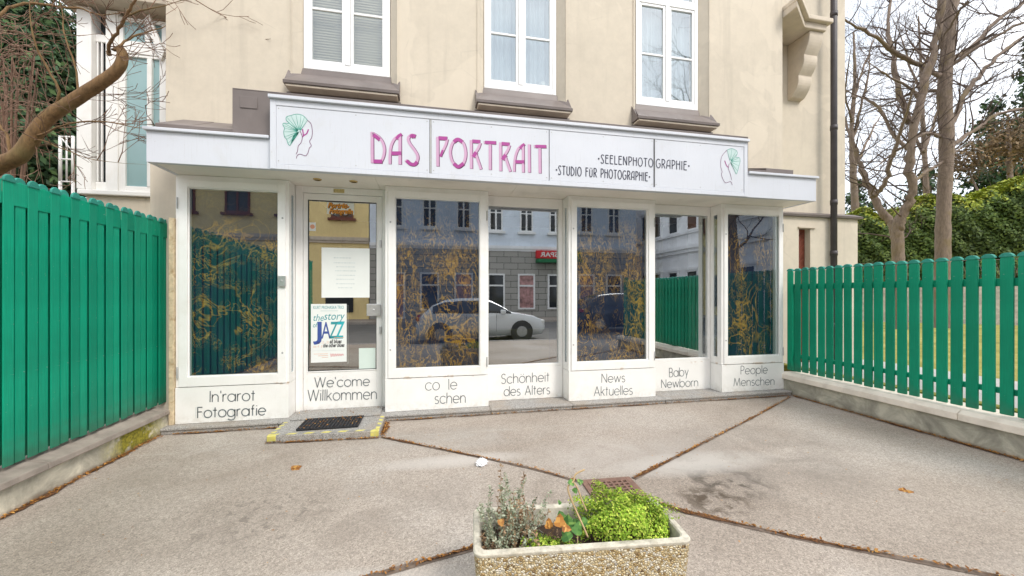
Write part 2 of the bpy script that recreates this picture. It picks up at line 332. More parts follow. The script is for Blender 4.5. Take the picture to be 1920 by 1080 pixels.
# ------------------------------------------------------------------ mesh helpers
class MB:
    def __init__(s): s.v = []; s.f = []; s.mi = []; s.smooth = []
    def vert(s, p): s.v.append(tuple(p)); return len(s.v) - 1
    def face(s, pts, mi=0, sm=False):
        s.f.append([s.vert(p) for p in pts]); s.mi.append(mi); s.smooth.append(sm); return s
    def box(s, x0, x1, y0, y1, z0, z1, mi=0):
        if x0 > x1: x0, x1 = x1, x0
        if y0 > y1: y0, y1 = y1, y0
        b = len(s.v)
        s.v += [(x0, y0, z0), (x1, y0, z0), (x1, y1, z0), (x0, y1, z0), (x0, y0, z1), (x1, y0, z1), (x1, y1, z1), (x0, y1, z1)]
        for q in ((0, 3, 2, 1), (4, 5, 6, 7), (0, 1, 5, 4), (1, 2, 6, 5), (2, 3, 7, 6), (3, 0, 4, 7)):
            s.f.append([b + i for i in q]); s.mi.append(mi); s.smooth.append(False)
        return s
    def prism(s, pts, d, mi=0):
        """closed outline pts (3-D, coplanar) swept by vector d"""
        d = Vector(d); a = [Vector(p) for p in pts]; b = len(s.v); k = len(a)
        s.v += [tuple(p) for p in a] + [tuple(p + d) for p in a]
        s.f.append(list(range(b, b + k))[::-1]); s.mi.append(mi); s.smooth.append(False)
        s.f.append(list(range(b + k, b + 2 * k))); s.mi.append(mi); s.smooth.append(False)
        for i in range(k):
            j = (i + 1) % k; s.f.append([b + i, b + j, b + k + j, b + k + i]); s.mi.append(mi); s.smooth.append(False)
        return s
    def tube(s, pts, rad, n=6, mi=0, cap=True):
        pts = [Vector(p) for p in pts]; k = len(pts)
        if not isinstance(rad, (list, tuple)): rad = [rad] * k
        up = None; rings = []
        for i, p in enumerate(pts):
            t = (pts[min(i + 1, k - 1)] - pts[max(i - 1, 0)])
            if t.length < 1e-9: t = Vector((0, 0, 1))
            t.normalize()
            if up is None:
                up = t.orthogonal().normalized()
            else:
                up = (up - t * up.dot(t))
                up = up.normalized() if up.length > 1e-6 else t.orthogonal().normalized()
            w = t.cross(up); b = len(s.v)
            for q in range(n):
                a = 2 * PI * q / n; s.v.append(tuple(p + (up * math.cos(a) + w * math.sin(a)) * rad[i]))
            rings.append(b)
        for i in range(k - 1):
            for q in range(n):
                r = (q + 1) % n
                s.f.append([rings[i] + q, rings[i] + r, rings[i + 1] + r, rings[i + 1] + q]); s.mi.append(mi); s.smooth.append(True)
        if cap:
            s.f.append([rings[0] + q for q in range(n)][::-1]); s.mi.append(mi); s.smooth.append(False)
            s.f.append([rings[-1] + q for q in range(n)]); s.mi.append(mi); s.smooth.append(False)
        return s
    def pane(s, x0, x1, y0, y1, z0, z1):
        s.box(x0, x1, y0, y1, z0, z1, 1); s.mi[-4] = 0; return s
    def cyl(s, p0, p1, r, n=16, mi=0): return s.tube([p0, p1], r, n, mi)
    def frame(s, x0, x1, z0, z1, w, y0, y1, mi=0, wb=None, wt=None):
        wb = w if wb is None else wb; wt = w if wt is None else wt
        s.box(x0, x0 + w, y0, y1, z0, z1, mi); s.box(x1 - w, x1, y0, y1, z0, z1, mi)
        s.box(x0 + w, x1 - w, y0, y1, z0, z0 + wb, mi); s.box(x0 + w, x1 - w, y0, y1, z1 - wt, z1, mi); return s
    def ribbon(s, pts, w, off, mi=0):
        """flat ribbon through points (x, z) lying in a plane; off(x, z) -> 3-D"""
        k = len(pts); L = []; 
        for i in range(k):
            a = Vector(pts[max(i - 1, 0)]); c = Vector(pts[min(i + 1, k - 1)]); t = c - a
            if t.length < 1e-9: t = Vector((1, 0))
            t.normalize(); nn = Vector((-t.y, t.x)); ww = w[i] if isinstance(w, (list, tuple)) else w
            p = Vector(pts[i]); L.append((p + nn * ww / 2, p - nn * ww / 2))
        for i in range(k - 1):
            s.face([off(*L[i][0]), off(*L[i][1]), off(*L[i + 1][1]), off(*L[i + 1][0])], mi)
        return s
    def obj(s, name, mats, parent=None, bevel=0, seg=2):
        me = bpy.data.meshes.new(name); me.from_pydata(s.v, [], s.f)
        mats = mats if isinstance(mats, (list, tuple)) else [mats]
        for m in mats: me.materials.append(m)
        for p, i, q in zip(me.polygons, s.mi, s.smooth): p.material_index = i; p.use_smooth = q
        me.update(); o = bpy.data.objects.new(name, me); COL.objects.link(o)
        if parent: o.parent = parent
        if bevel:
            b = o.modifiers.new("bevel", 'BEVEL'); b.width = bevel; b.segments = seg; b.limit_method = 'ANGLE'; b.angle_limit = R(40)
        return o

def tag(o, label, cat, group=None):
    o['label'] = label; o['category'] = cat
    if group: o['group'] = group
    return o
def thing(name, label, cat, loc=(0, 0, 0), group=None):
    """an Empty at the base; its parts are built in world space and keep their place"""
    o = bpy.data.objects.new(name, None); COL.objects.link(o); o.location = loc; o.empty_display_size = .2
    return tag(o, label, cat, group)
def struct(o): o['kind'] = 'structure'; return o
def stuff(o): o['kind'] = 'stuff'; return o
def text_mesh(name, body, size, mtl, loc, parent, width=None, shear=0, align='LEFT', rot=(R(90), 0, 0), bold=0):
    cu = bpy.data.curves.new("t", 'FONT'); cu.body = body; cu.size = size; cu.align_x = align; cu.shear = shear; cu.offset = bold
    cu.resolution_u = 3
    o = bpy.data.objects.new("t", cu); COL.objects.link(o); bpy.context.view_layer.update()
    me = bpy.data.meshes.new_from_object(o.evaluated_get(bpy.context.evaluated_depsgraph_get()))
    bpy.data.objects.remove(o); bpy.data.curves.remove(cu)
    me.name = name; me.materials.clear(); me.materials.append(mtl)
    if width:
        xs = [v.co.x for v in me.vertices]; k = width / max(1e-6, max(xs) - min(xs)); x0 = min(xs) if align == 'LEFT' else 0
        for v in me.vertices: v.co.x = (v.co.x - x0) * k
    q = bpy.data.objects.new(name, me); COL.objects.link(q); q.location = loc; q.rotation_euler = rot
    if parent: q.parent = parent
    return q

def smooth(pts, n=6):
    if len(pts) < 3: return pts
    P = [pts[0]] + list(pts) + [pts[-1]]; o_ = []
    for i in range(1, len(P) - 2):
        p0, p1, p2, p3 = [Vector(q) for q in P[i - 1:i + 3]]
        for k in range(n):
            t = k / n; o_.append(tuple(.5 * ((2 * p1) + (p2 - p0) * t + (2 * p0 - 5 * p1 + 4 * p2 - p3) * t * t + (3 * p1 - p0 - 3 * p2 + p3) * t ** 3)))
    return o_ + [tuple(pts[-1])]
# ------------------------------------------------------------------ thin stroke alphabet
def arc(cx, cy, rx, ry, a0, a1, n=14): return [(cx + rx * math.cos(R(a0 + (a1 - a0) * i / n)), cy + ry * math.sin(R(a0 + (a1 - a0) * i / n))) for i in range(n + 1)]
X_ = .68
def ring(cx=.34, cy=.34, r=.34): return arc(cx, cy, r, r, 0, 360, 22)
G = {
 'a': (.72, [ring(), [(.68, 0), (.68, X_)]]), 'b': (.72, [ring(.36), [(.02, 0), (.02, 1)]]), 'c': (.6, [arc(.34, .34, .34, .34, 42, 318)]),
 'd': (.72, [ring(), [(.68, 0), (.68, 1)]]), 'e': (.68, [[(.0, .34), (.67, .34)] , arc(.34, .34, .34, .34, 0, 318)]),
 'f': (.34, [[(.14, 0), (.14, .82)] + arc(.30, .82, .16, .17, 180, 95, 6), [(0, .64), (.30, .64)]]),
 'g': (.72, [ring(), [(.68, X_), (.68, -.1)] + arc(.34, -.08, .34, .24, 0, -150, 10)]),
 'h': (.58, [[(.02, 0), (.02, 1)], [(.02, .40)] + arc(.28, .40, .26, .27, 180, 0, 12) + [(.54, 0)]]),
 'i': (.08, [[(.04, 0), (.04, X_)], [(.04, .88), (.04, .94)]]), 'k': (.5, [[(.02, 0), (.02, 1)], [(.46, X_), (.03, .28)], [(.16, .42), (.48, 0)]]),
 'l': (.08, [[(.04, 0), (.04, 1)]]), 'm': (.98, [[(.02, 0), (.02, X_)], [(.02, .42)] + arc(.25, .42, .23, .25, 180, 0, 10) + [(.48, 0)], [(.48, .42)] + arc(.71, .42, .23, .25, 180, 0, 10) + [(.94, 0)]]),
 'n': (.58, [[(.02, 0), (.02, X_)], [(.02, .40)] + arc(.28, .40, .26, .27, 180, 0, 12) + [(.54, 0)]]), 'o': (.68, [ring()]),
 'ö': (.68, [ring(), [(.2, .84), (.2, .91)], [(.48, .84), (.48, .91)]]), 'p': (.72, [ring(.36), [(.02, -.3), (.02, X_)]]),
 'r': (.32, [[(.02, 0), (.02, X_)], [(.02, .42)] + arc(.24, .42, .22, .25, 180, 70, 8)]),
 's': (.44, [arc(.22, .51, .19, .165, 40, 250, 10) + arc(.21, .17, .21, .175, 70, -140, 12)]),
 't': (.34, [[(.16, 0), (.16, .92)], [(0, .66), (.32, .66)]]), 'u': (.58, [[(.02, X_), (.02, .26)] + arc(.28, .26, .26, .26, 180, 360, 12) + [(.54, X_)], [(.54, .3), (.54, 0)]]),
 'w': (.86, [[(0, X_), (.21, 0), (.42, X_), (.63, 0), (.84, X_)]]), 'y': (.54, [[(0, X_), (.27, .04)], [(.52, X_), (.14, -.3)]]),
 'A': (.76, [[(0, 0), (.37, 1), (.74, 0)], [(.12, .32), (.62, .32)]]), 'B': (.56, [[(.02, 0), (.02, 1)], [(.02, 1), (.26, 1)] + arc(.26, .76, .22, .24, 90, -90, 8) + [(.02, .52)], [(.26, .52)] + arc(.28, .26, .26, .26, 90, -90, 8) + [(.02, 0)]]),
 'F': (.46, [[(.02, 0), (.02, 1)], [(.02, .98), (.44, .98)], [(.02, .56), (.40, .56)]]), 'I': (.08, [[(.04, 0), (.04, 1)]]),
 'M': (.92, [[(.0, 0), (.13, 1), (.45, .05), (.77, 1), (.9, 0)]]), 'N': (.7, [[(.02, 0), (.02, 1), (.66, 0), (.66, 1)]]),
 'P': (.52, [[(.02, 0), (.02, 1)], [(.02, 1), (.24, 1)] + arc(.24, .73, .25, .27, 90, -90, 10) + [(.02, .46)]]),
 'S': (.54, [arc(.27, .75, .22, .24, 30, 255, 12) + arc(.25, .26, .25, .26, 72, -150, 14)]),
 'W': (1.08, [[(0, 1), (.27, 0), (.53, 1), (.79, 0), (1.06, 1)]]), "'": (.1, [[(.05, .78), (.05, 1)]]), ' ': (.36, []),
}
# narrow secession-style capitals for the sign
def hi(pts): return pts
J = {
 'S': (.40, [arc(.22, .80, .16, .19, 20, 200, 8) + [(.30, .34)] + arc(.17, .19, .17, .19, 30, -160, 9)]),
 'E': (.40, [[(.04, 0), (.04, 1)], [(.04, .98), (.38, .98)], [(.04, .66), (.34, .66)], [(.04, .02), (.38, .02)]]),
 'L': (.36, [[(.04, 1), (.04, 0)], [(.04, .02), (.34, .02)]]), 'N': (.50, [[(.04, 0), (.04, 1), (.44, 0), (.44, 1)]]),
 'P': (.42, [[(.06, 0), (.06, 1)], [(.0, 1), (.26, 1)] + arc(.22, .74, .18, .26, 80, -40, 8) + [(.08, .36)]]),
 'H': (.48, [[(.04, 0), (.04, 1)], [(.42, 0), (.42, 1)], [(.04, .62), (.42, .62)]]), 'O': (.56, [arc(.27, .5, .26, .5, 0, 360, 22)]),
 'T': (.46, [[(.22, 0), (.22, .98)], [(.0, .98), (.44, .98)]]), 'G': (.52, [arc(.28, .5, .26, .5, 50, 325, 16), [(.5, .2), (.5, .5), (.32, .5)]]),
 'R': (.44, [[(.06, 0), (.06, 1)], [(.0, 1), (.26, 1)] + arc(.22, .76, .18, .24, 80, -50, 8) + [(.1, .42)], [(.2, .5), (.42, 0)]]),
 'A': (.50, [[(.02, 0), (.08, .6)] + arc(.28, .6, .2, .38, 180, 90, 8) + [(.44, 1), (.44, 0)], [(.06, .34), (.44, .34)]]),
 'I': (.14, [[(.06, 0), (.06, 1)]]), 'D': (.48, [[(.04, 0), (.04, 1)], [(.04, 1)] + arc(.06, .45, .38, .48, 70, -80, 12) + [(.04, 0)]]),
 'U': (.46, [[(.04, 1), (.04, .3)] + arc(.22, .26, .18, .25, 180, 360, 10) + [(.40, 1)]]),
 'Ü': (.46, [[(.04, .86), (.04, .3)] + arc(.22, .26, .18, .25, 180, 360, 10) + [(.40, .86)], [(.12, .95), (.12, 1.03)], [(.32, .95), (.32, 1.03)]]),
 'F': (.40, [[(.06, 0), (.06, 1)], [(.0, .98), (.38, .98)], [(.06, .62), (.34, .62)]]),
 '•': (.2, [arc(.1, .5, .05, .06, 0, 360, 8)]), ' ': (.28, []),
}
def letters(mb, font, string, p0, p1, cap, w, y, gap=.13, mi=0):
    """write string between two points (x, z) of the plane Y = y"""
    adv = sum(font[c][0] for c in string) + gap * (len(string) - 1)
    L = (Vector(p1) - Vector(p0)).length; ux = (Vector(p1) - Vector(p0)).normalized(); uz = Vector((-ux.y, ux.x)); k = L / adv
    x = 0
    for c in string:
        for st in font[c][1]:
            pts = []
            for (a, b) in st:
                q = Vector(p0) + ux * ((x + a) * k) + uz * (b * cap); pts.append((q.x, q.y))
            if len(pts) <= 5:
                for a_, b_ in zip(pts, pts[1:]): mb.ribbon([a_, b_], w, lambda X, Z: (X, y, Z), mi)
            else: mb.ribbon(pts, w, lambda X, Z: (X, y, Z), mi)
        x += font[c][0] + gap
def xz(px, py, Y): v = AY(px, py, Y); return (v.x, v.z)

rnd = random.Random(7)
# ------------------------------------------------------------------ planes of the place
YB, YD, YC, YS, YW, YF, YR = 4.80, 5.03, 4.41, 4.34, 4.95, 5.07, 5.50   # bays, recess, canopy, sign, wall, sash, side wing
Z0, ZT = .068, 2.73

# ------------------------------------------------------------------ ground, pavement, road, gardens
def gridsheet(x0, x1, y0, y1, nx, ny, zf):
    m = MB()
    for j in range(ny + 1):
        for i in range(nx + 1):
            x = x0 + (x1 - x0) * i / nx; y = y0 + (y1 - y0) * j / ny; m.v.append((x, y, zf(x, y)))
    for j in range(ny):
        for i in range(nx):
            a = j * (nx + 1) + i; m.f.append([a, a + 1, a + nx + 2, a + nx + 1]); m.mi.append(0); m.smooth.append(True)
    return m
struct(MB().face([(-250, -250, -.14), (250, -250, -.14), (250, 250, -.14), (-250, 250, -.14)]).obj("ground", M['garden']))
struct(MB().box(-2.9, 5.3, -1.9, 5.2, -.138, 0).obj("forecourt", M['asphalt']))
struct(MB().box(-40, -2.904, -1.9, -.4, -.138, 0).box(5.304, 40, -1.9, -.4, -.138, 0).obj("pavement", M['asphalt']))
struct(MB().box(-60, 60, -2.05, -1.904, -.138, .01).obj("kerb", M['granite'], bevel=.01))
struct(MB().box(-60, 60, -11.5, -2.054, -.138, -.12).obj("road", M['road']))
struct(MB().box(-60, 60, -14.1, -11.504, -.138, 0).obj("far_pavement", M['asphalt']))
struct(MB().box(5.46, 70, -.36, 70, -.136, .30).box(5.46, 5.6, -.36, 70, .304, .34).obj("lawn", M['lawn']))
struct(MB().box(5.62, 7.4, -.3, 5.38, .304, .33).obj("garden_path", M['slab'], bevel=.01))
struct(MB().box(-70, -3.1, -.36, 70, -.136, .12).obj("garden_bed", M['garden']))

# channels that cross the forecourt to the grate (slightly sunk setts full of leaves)
GC = [(1.10, 2.83), (1.57, 2.80), (1.52, 2.46), (1.09, 2.50)]
chan = [[(-.49, 4.16), (.43, 3.468), (.85, 3.13), (1.13, 2.85)], [(1.56, 2.82), (2.1, 3.10), (2.93, 3.53), (3.8, 3.98), (4.98, 4.62)],
        [(1.11, 2.52), (.68, 2.36), (.241, 2.236), (-.316, 2.11), (-1.4, 1.85), (-2.65, 1.55)], [(1.53, 2.46), (1.66, 2.32), (2.147, 1.931), (2.83, 1.474), (3.8, .80), (5.0, .0)]]
chw = [.040, .05, .058, .052]
m = MB()
for pts, w in zip(chan, chw): sm_ = smooth(pts, 5); k_ = len(sm_); m.ribbon(sm_, [w * ((1 - .75 * i / k_) if w == .05 else 1) * (.85 + .3 * noise.noise((i * .7, w * 99, 0))) for i in range(k_)], lambda x, y: (x, y, .004))
struct(m.obj("gutter", M['channel']))
def leaf(m, p, s, rr, mi=0, flat=.5):
    """a small curled leaf of two triangles folded on its midrib"""
    a = rr.uniform(0, 2 * PI); t = Vector((math.cos(a), math.sin(a), rr.uniform(-flat, flat))).normalized()
    b = t.cross(Vector((rr.uniform(-flat, flat), rr.uniform(-flat, flat), 1))).normalized(); up = t.cross(b) * (-1 if t.cross(b).z < 0 else 1)
    p = Vector(p); i = len(m.v)
    m.v += [tuple(p - t * s), tuple(p + b * s * .45 + up * s * .18), tuple(p + t * s), tuple(p - b * s * .45 + up * s * .18)]
    m.f += [[i, i + 1, i + 2], [i, i + 2, i + 3]]; m.mi += [mi, mi]; m.smooth += [False, False]
m = MB(); bed = MB(); rr = random.Random(3)
def along(pts, d):
    L = 0
    for a, b in zip(pts, pts[1:]):
        l = math.dist(a, b)
        if L + l >= d: k = (d - L) / l; return (a[0] + (b[0] - a[0]) * k, a[1] + (b[1] - a[1]) * k), (-(b[1] - a[1]) / l, (b[0] - a[0]) / l)
        L += l
    return pts[-1], (0, 1)
runs = [(c, w * .30, 34, .3) for c, w in zip(chan, chw)] + [([(-2.70, 1.0), (-2.70, 4.65)], .022, 75, 0), ([(5.04, .3), (5.04, 4.62)], .022, 75, 0),
        ([(-2.6, 4.665), (-1.6, 4.665)], .012, 40, 0), ([(-.45, 4.665), (5.0, 4.665)], .010, 30, 0), ([(-1.565, 4.20), (-.51, 4.135)], .010, 50, 0), ([(-.48, 4.18), (-.48, 4.62)], .03, 90, 0)]
for pts, sp, dens, ph in runs:
    L = sum(math.dist(a, b) for a, b in zip(pts, pts[1:])); k = max(8, int(L / .05)); e0 = []; e1 = []
    for i in range(k + 1):
        (x, y), nn = along(pts, L * i / k); w = sp * max(.02, -.15 + 1.5 * abs(math.sin(i * .23 + ph) * math.sin(i * .071 + 1))) * rr.uniform(.5, 1.4); o_ = sp * .25 * rr.uniform(-1, 1)
        e0.append((x + nn[0] * (o_ + w), y + nn[1] * (o_ + w), .0085)); e1.append((x + nn[0] * (o_ - w), y + nn[1] * (o_ - w), .0085))
    for i in range(k): bed.face([e0[i], e1[i], e1[i + 1], e0[i + 1]])
    for i in range(int(L * dens * 3.2)):
        (x, y), nn = along(pts, rr.uniform(0, L)); o_ = rr.gauss(0, sp * .75)
        leaf(m, (x + nn[0] * o_, y + nn[1] * o_, .012 + rr.uniform(0, .008)), rr.uniform(.006, .017), rr)
o = bed.obj("leaf_litter_bed", M['litterbed']); stuff(o)
for i in range(260):
    x, y = rr.uniform(-2.6, 4.9), rr.uniform(.9, 4.5)
    leaf(m, (x, y, .006), rr.uniform(.004, .010), rr, 0, .2)
stuff(m.obj("leaf_litter", M['deadleaf']))

# ------------------------------------------------------------------ the town house
house = thing("town_house", "cream plastered corner town house with three tall white windows above the shop", "building", (1.2, YW, 0))
WIN = [(-1.48, -.488), (.677, 1.664), (2.832, 3.83)]; WZ0, WZ1 = 4.13, 6.35
def wallgrid(xs, zs, hole, y0, y1):
    m = MB(); nx, nz = len(xs) - 1, len(zs) - 1
    solid = lambda i, k: 0 <= i < nx and 0 <= k < nz and not hole((xs[i] + xs[i + 1]) / 2, (zs[k] + zs[k + 1]) / 2)
    for i in range(nx):
        for k in range(nz):
            if not solid(i, k): continue
            a, b, c, d = xs[i], xs[i + 1], zs[k], zs[k + 1]
            m.face([(a, y0, c), (b, y0, c), (b, y0, d), (a, y0, d)]); m.face([(a, y1, c), (a, y1, d), (b, y1, d), (b, y1, c)])
            if not solid(i - 1, k): m.face([(a, y0, c), (a, y0, d), (a, y1, d), (a, y1, c)])
            if not solid(i + 1, k): m.face([(b, y0, c), (b, y1, c), (b, y1, d), (b, y0, d)])
            if not solid(i, k - 1): m.face([(a, y0, c), (a, y1, c), (b, y1, c), (b, y0, c)])
            if not solid(i, k + 1): m.face([(a, y0, d), (b, y0, d), (b, y1, d), (a, y1, d)])
    return m
SP = .085
xs = sorted([-2.825, 5.185] + [w[0] - SP for w in WIN] + [w[1] + SP for w in WIN])
hole = lambda x, z: any(a - SP < x < b + SP for a, b in WIN) and (WZ0 - .17 < z < WZ1 + SP)
wallgrid(xs, [2.76, WZ0 - .17, WZ1 + SP, 10.5], hole, YW, YW + .35).obj("wall", M['cream'], house)
MB().box(-2.96, -2.665, 4.93, 5.4, 0, 2.86).obj("wall", M['cream'], house)
for q_ in ((-2.825, -2.5, YW + .352, 12, 0, 10.5), (4.85, 5.185, YW + .352, YR + .1, 0, 10.5)): MB().box(*q_).obj("side_wall", M['cream'], house)
MB().box(-2.9, 7.1, YW + .36, 12.2, 10.5, 10.8).obj("roof", M['brownsheet'], house)
# splayed reveals
for a, b in WIN:
    m = MB(); o_ = [(a - SP, YW + .001, WZ0 - .17), (b + SP, YW + .001, WZ0 - .17), (b + SP, YW + .001, WZ1 + SP), (a - SP, YW + .001, WZ1 + SP)]
    i_ = [(a, YF, WZ0 - .09), (b, YF, WZ0 - .09), (b, YF, WZ1), (a, YF, WZ1)]
    q_ = [(a + .002, YF + .1, WZ0 - .088), (b - .002, YF + .1, WZ0 - .088), (b - .002, YF + .1, WZ1 - .002), (a + .002, YF + .1, WZ1 - .002)]
    for k in (1, 2, 3):
        j = (k + 1) % 4; m.face([o_[k], o_[j], i_[j], i_[k]]); m.face([i_[k], i_[j], q_[j], q_[k]])
    # a raised bead round the opening
    for x0, x1 in ((a - SP - .016, a - SP - .004), (b + SP + .004, b + SP + .016)): m.box(x0, x1, YW - .012, YW + .002, WZ0 - .2, WZ1 + SP)
    m.obj("reveal", M['cream'], house)
# windows
zbar, ztop = 4.873, 5.62
for wi, (a, b) in enumerate(WIN):
    m = MB(); y0, y1 = YF - .015, YF + .05
    m.frame(a + .004, b - .004, WZ0 + .004, WZ1 - .004, .055, y0, y1, wb=.085)
    mid = (a + b) / 2
    m.box(mid - .028, mid + .028, y0 - .006, y1, WZ0 + .09, WZ1 - .06)
    for (c, d) in ((a + .06, mid - .03), (mid + .03, b - .06)):
        m.frame(c, d, WZ0 + .09, ztop - .03, .036, y0 + .006, y1 - .004); m.frame(c, d, ztop + .055, WZ1 - .06, .036, y0 + .006, y1 - .004)
        m.box(c + .036, d - .036, y0 + .012, y1 - .01, zbar - .014, zbar + .014)
    m.box(a + .06, b - .06, y0 - .004, y1 - .002, ztop - .03, ztop + .055)
    w = m.obj("window", M['pvc'], house, bevel=.005)
    p = MB()
    for (c, d) in ((a + .09, mid - .06), (mid + .06, b - .09)):
        p.pane(c, d, YF + .012, YF + .018, WZ0 + .12, ztop - .06); p.pane(c, d, YF + .012, YF + .018, ztop + .085, WZ1 - .09)
    p.obj("pane", [M['paneblind' if wi == 0 else 'paneup'], CLEAR], w)
    if wi == 0:
        s_ = MB(); z = WZ0 + .1
        while z < WZ1: s_.prism([(a + .06, YF + .112, z), (a + .06, YF + .125, z + .040), (a + .06, YF + .127, z + .038), (a + .06, YF + .114, z - .002)], (b - a - .12, 0, 0)); z += .033
        s_.obj("blind", M['blind'], w)
    else:
        s_ = MB(); k = 90; pr = None
        for i in range(k + 1):
            x = a + .06 + (b - a - .12) * i / k; y = YF + .13 + .018 * math.sin(i * .9) + .012 * math.sin(i * .37 + wi)
            if pr: s_.face([(pr[0], pr[1], WZ0 + .1), (x, y, WZ0 + .1), (x, y, WZ1 - .06), (pr[0], pr[1], WZ1 - .06)], 0, True)
            pr = (x, y)
        s_.obj("curtain", M['curtain'], w)
        if wi == 1:
            MB().cyl((b - .17, YF + .06, WZ0 + .09), (b - .17, YF + .06, WZ0 + .2), .03, 12).obj("ornament", M['paper'], w)
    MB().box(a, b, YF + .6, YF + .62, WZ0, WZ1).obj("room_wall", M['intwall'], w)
    # brown sheet sill flaring out of the opening
    ex = .125
    prof_t = [(YF - .006, WZ0 - .004), (YF - .016, WZ0 - .065)]
    s_ = MB(); zf = 3.835
    q = [(a - .006, YF - .016, WZ0 + .002), (b + .006, YF - .016, WZ0 + .002), (b + .014, YF - .03, WZ0 - .075), (a - .02, YF - .03, WZ0 - .075),
         (a - ex, 4.765, zf), (b + ex, 4.765, zf), (b + ex, 4.77, zf - .03), (a - ex, 4.77, zf - .03)]
    s_.face([q[3], q[2], q[1], q[0]]); s_.face([q[4], q[5], q[2], q[3]]); s_.face([q[7], q[6], q[5], q[4]])
    s_.face([q[4], q[3], (a - ex, YW - .004, WZ0 - .09), (a - ex, YW - .004, zf - .03), q[7]]); s_.face([q[5], q[6], (b + ex, YW - .004, zf - .03), (b + ex, YW - .004, WZ0 - .09), q[2]])
    s_.face([q[7], (a - ex, YW - .004, zf - .03), (b + ex, YW - .004, zf - .03), q[6]])
    s_.obj("sill", M['brownsheet'], house)
    MB().box(a - ex - .01, b + ex + .01, YW - .03, YW - .003, 3.56, zf - .06).obj("sill_shadow_sheet", M['brownsheet'], house)  # brown sheet added to darken the shadow band beneath the sill
    MB().box(a - ex + .02, b + ex - .02, 4.785, YW - .002, zf - .058, zf - .032).obj("sill_stone", M['creamtrim'], house, bevel=.006)
# side wing on the right, set back
MB().box(5.19, 7.06, YR, YR + 6, 2.80, 10.5).obj("wall", M['cream'], house)
m = MB().box(5.19, 5.98, YR - .10, YR + 6, 0, 2.74).box(6.21, 7.20, YR - .10, YR + 6, 0, 2.74).box(5.98, 6.21, YR - .1, YR + 6, 2.55, 2.74); m.obj("wall", M['cream'], house)
m = MB().prism([(5.19, YR - .15, 2.742), (5.19, YR - .16, 2.775), (5.19, YR + .004, 2.84), (5.19, YR + .004, 2.742)], (2.06, 0, 0)).box(7.06, 7.25, YR, YR + 6, 2.742, 2.80)
m.obj("string_course", M['brownsheet'], house)
d = MB().box(5.98, 6.21, YR + .0, YR + .05, 0, 2.55)
for i in range(14): d.prism([(5.99, YR - .012, .9 + i * .11), (6.19, YR - .012, 1.05 + i * .11), (6.19, YR - .012, 1.075 + i * .11), (5.99, YR - .012, .925 + i * .11)], (0, .014, 0))
d.obj("wooden_door", M['redwood'], house)
MB().box(5.96, 6.30, YR - .13, YR - .102, 2.552, 2.572).obj("door_drip", M['creamtrim'], house)
# downpipe with sockets
xp = AY(1563.5, 300, YR - .17).x; m = MB(); m.cyl((xp, YR - .17, 0), (xp, YR - .17, 10.5), .047, 14)
for z in (.9, 2.1, 2.95, 4.2, 6.1): m.cyl((xp, YR - .17, z), (xp, YR - .17, z + .08), .053, 14)
m.obj("downpipe", M['pipe'], house)
# balcony slab and scroll bracket
m = MB().prism([(5.2, YR, 5.62), (5.2, 4.72, 5.62), (5.72, 5.06, 5.62), (6.14, 5.06, 5.62), (6.14, YR, 5.62)], (0, 0, .10))
m.prism([(5.2, YR, 5.72), (5.2, 4.66, 5.72), (5.74, 5.0, 5.72), (6.2, 5.0, 5.72), (6.2, YR, 5.72)], (0, 0, .07)); m.obj("balcony_slab", M['creamtrim'], house, bevel=.012)
pr = [(YR, 5.615), (5.10, 5.615)]
def sc(y0, z0, y1, z1, bulge, n=8):
    o_ = []
    for i in range(1, n + 1):
        t = i / n; o_.append((y0 + (y1 - y0) * t - bulge * math.sin(PI * t), z0 + (z1 - z0) * t))
    return o_
pr += sc(5.10, 5.615, 5.20, 5.30, .03) + sc(5.20, 5.30, 5.30, 5.02, .04) + sc(5.30, 5.02, 5.42, 4.72, .05) + [(YR, 4.70)]
m = MB(); m.prism([(5.86, y, z) for y, z in pr], (.26, 0, 0)); m.obj("bracket", M['creamtrim'], house, bevel=.008)
# glazed veranda at the left, further back
YV = 6.0
v = MB().box(-4.36, -3.44, YV - .06, YV + .25, 2.72, 2.78); v.obj("veranda_sill", M['frame'], house, bevel=.01)
MB().box(-4.30, -2.83, YV, YV + .3, 0, 2.715).box(-3.44, -2.83, YV - .01, YV + .28, 2.716, 2.80).obj("wall", M['cream'], house)
w = MB(); x = lambda px, py=230: AY(px, py, YV).x
w.frame(x(222), x(311), 2.785, 4.62, .075, YV, YV + .08); w.box(x(276), x(285), YV - .01, YV + .08, 2.86, 4.54)
w.box(x(222), x(311), YV - .012, YV + .08, 4.58, 4.70); w.frame(x(222), x(311), 4.70, 5.05, .05, YV, YV + .08); w.box(x(272), x(282), YV - .01, YV + .07, 4.75, 5.0)
w.box(x(200), x(223), YV - .02, YV + .10, 2.785, 5.1)
w.prism([(x(275), YV - .06, 5.0), (x(285), YV - .06, 5.1), (x(313), YV - .06, 4.62), (x(307), YV - .06, 4.5)], (0, .05, 0))
wv = w.obj("veranda_window", M['frame'], house, bevel=.006)
MB().box(x(222) + .07, x(311) - .07, YV + .03, YV + .04, 2.85, 4.58).box(x(222) + .05, x(311) - .05, YV + .03, YV + .04, 4.74, 5.0).obj("pane", M['teal_glass'], wv)
w = MB(); w.box(x(148), x(176), YV - .04, YV + .12, 2.785, 5.1); w.box(x(176), x(200), YV + .02, YV + .05, 2.785, 2.9); w.box(x(176), x(200), YV + .02, YV + .05, 4.7, 4.8)
w.box(x(186), x(189), YV + .02, YV + .05, 2.9, 4.7); w.box(x(178), x(181), YV + .02, YV + .05, 2.9, 4.7); w.obj("veranda_post", M['frame'], house, bevel=.01)
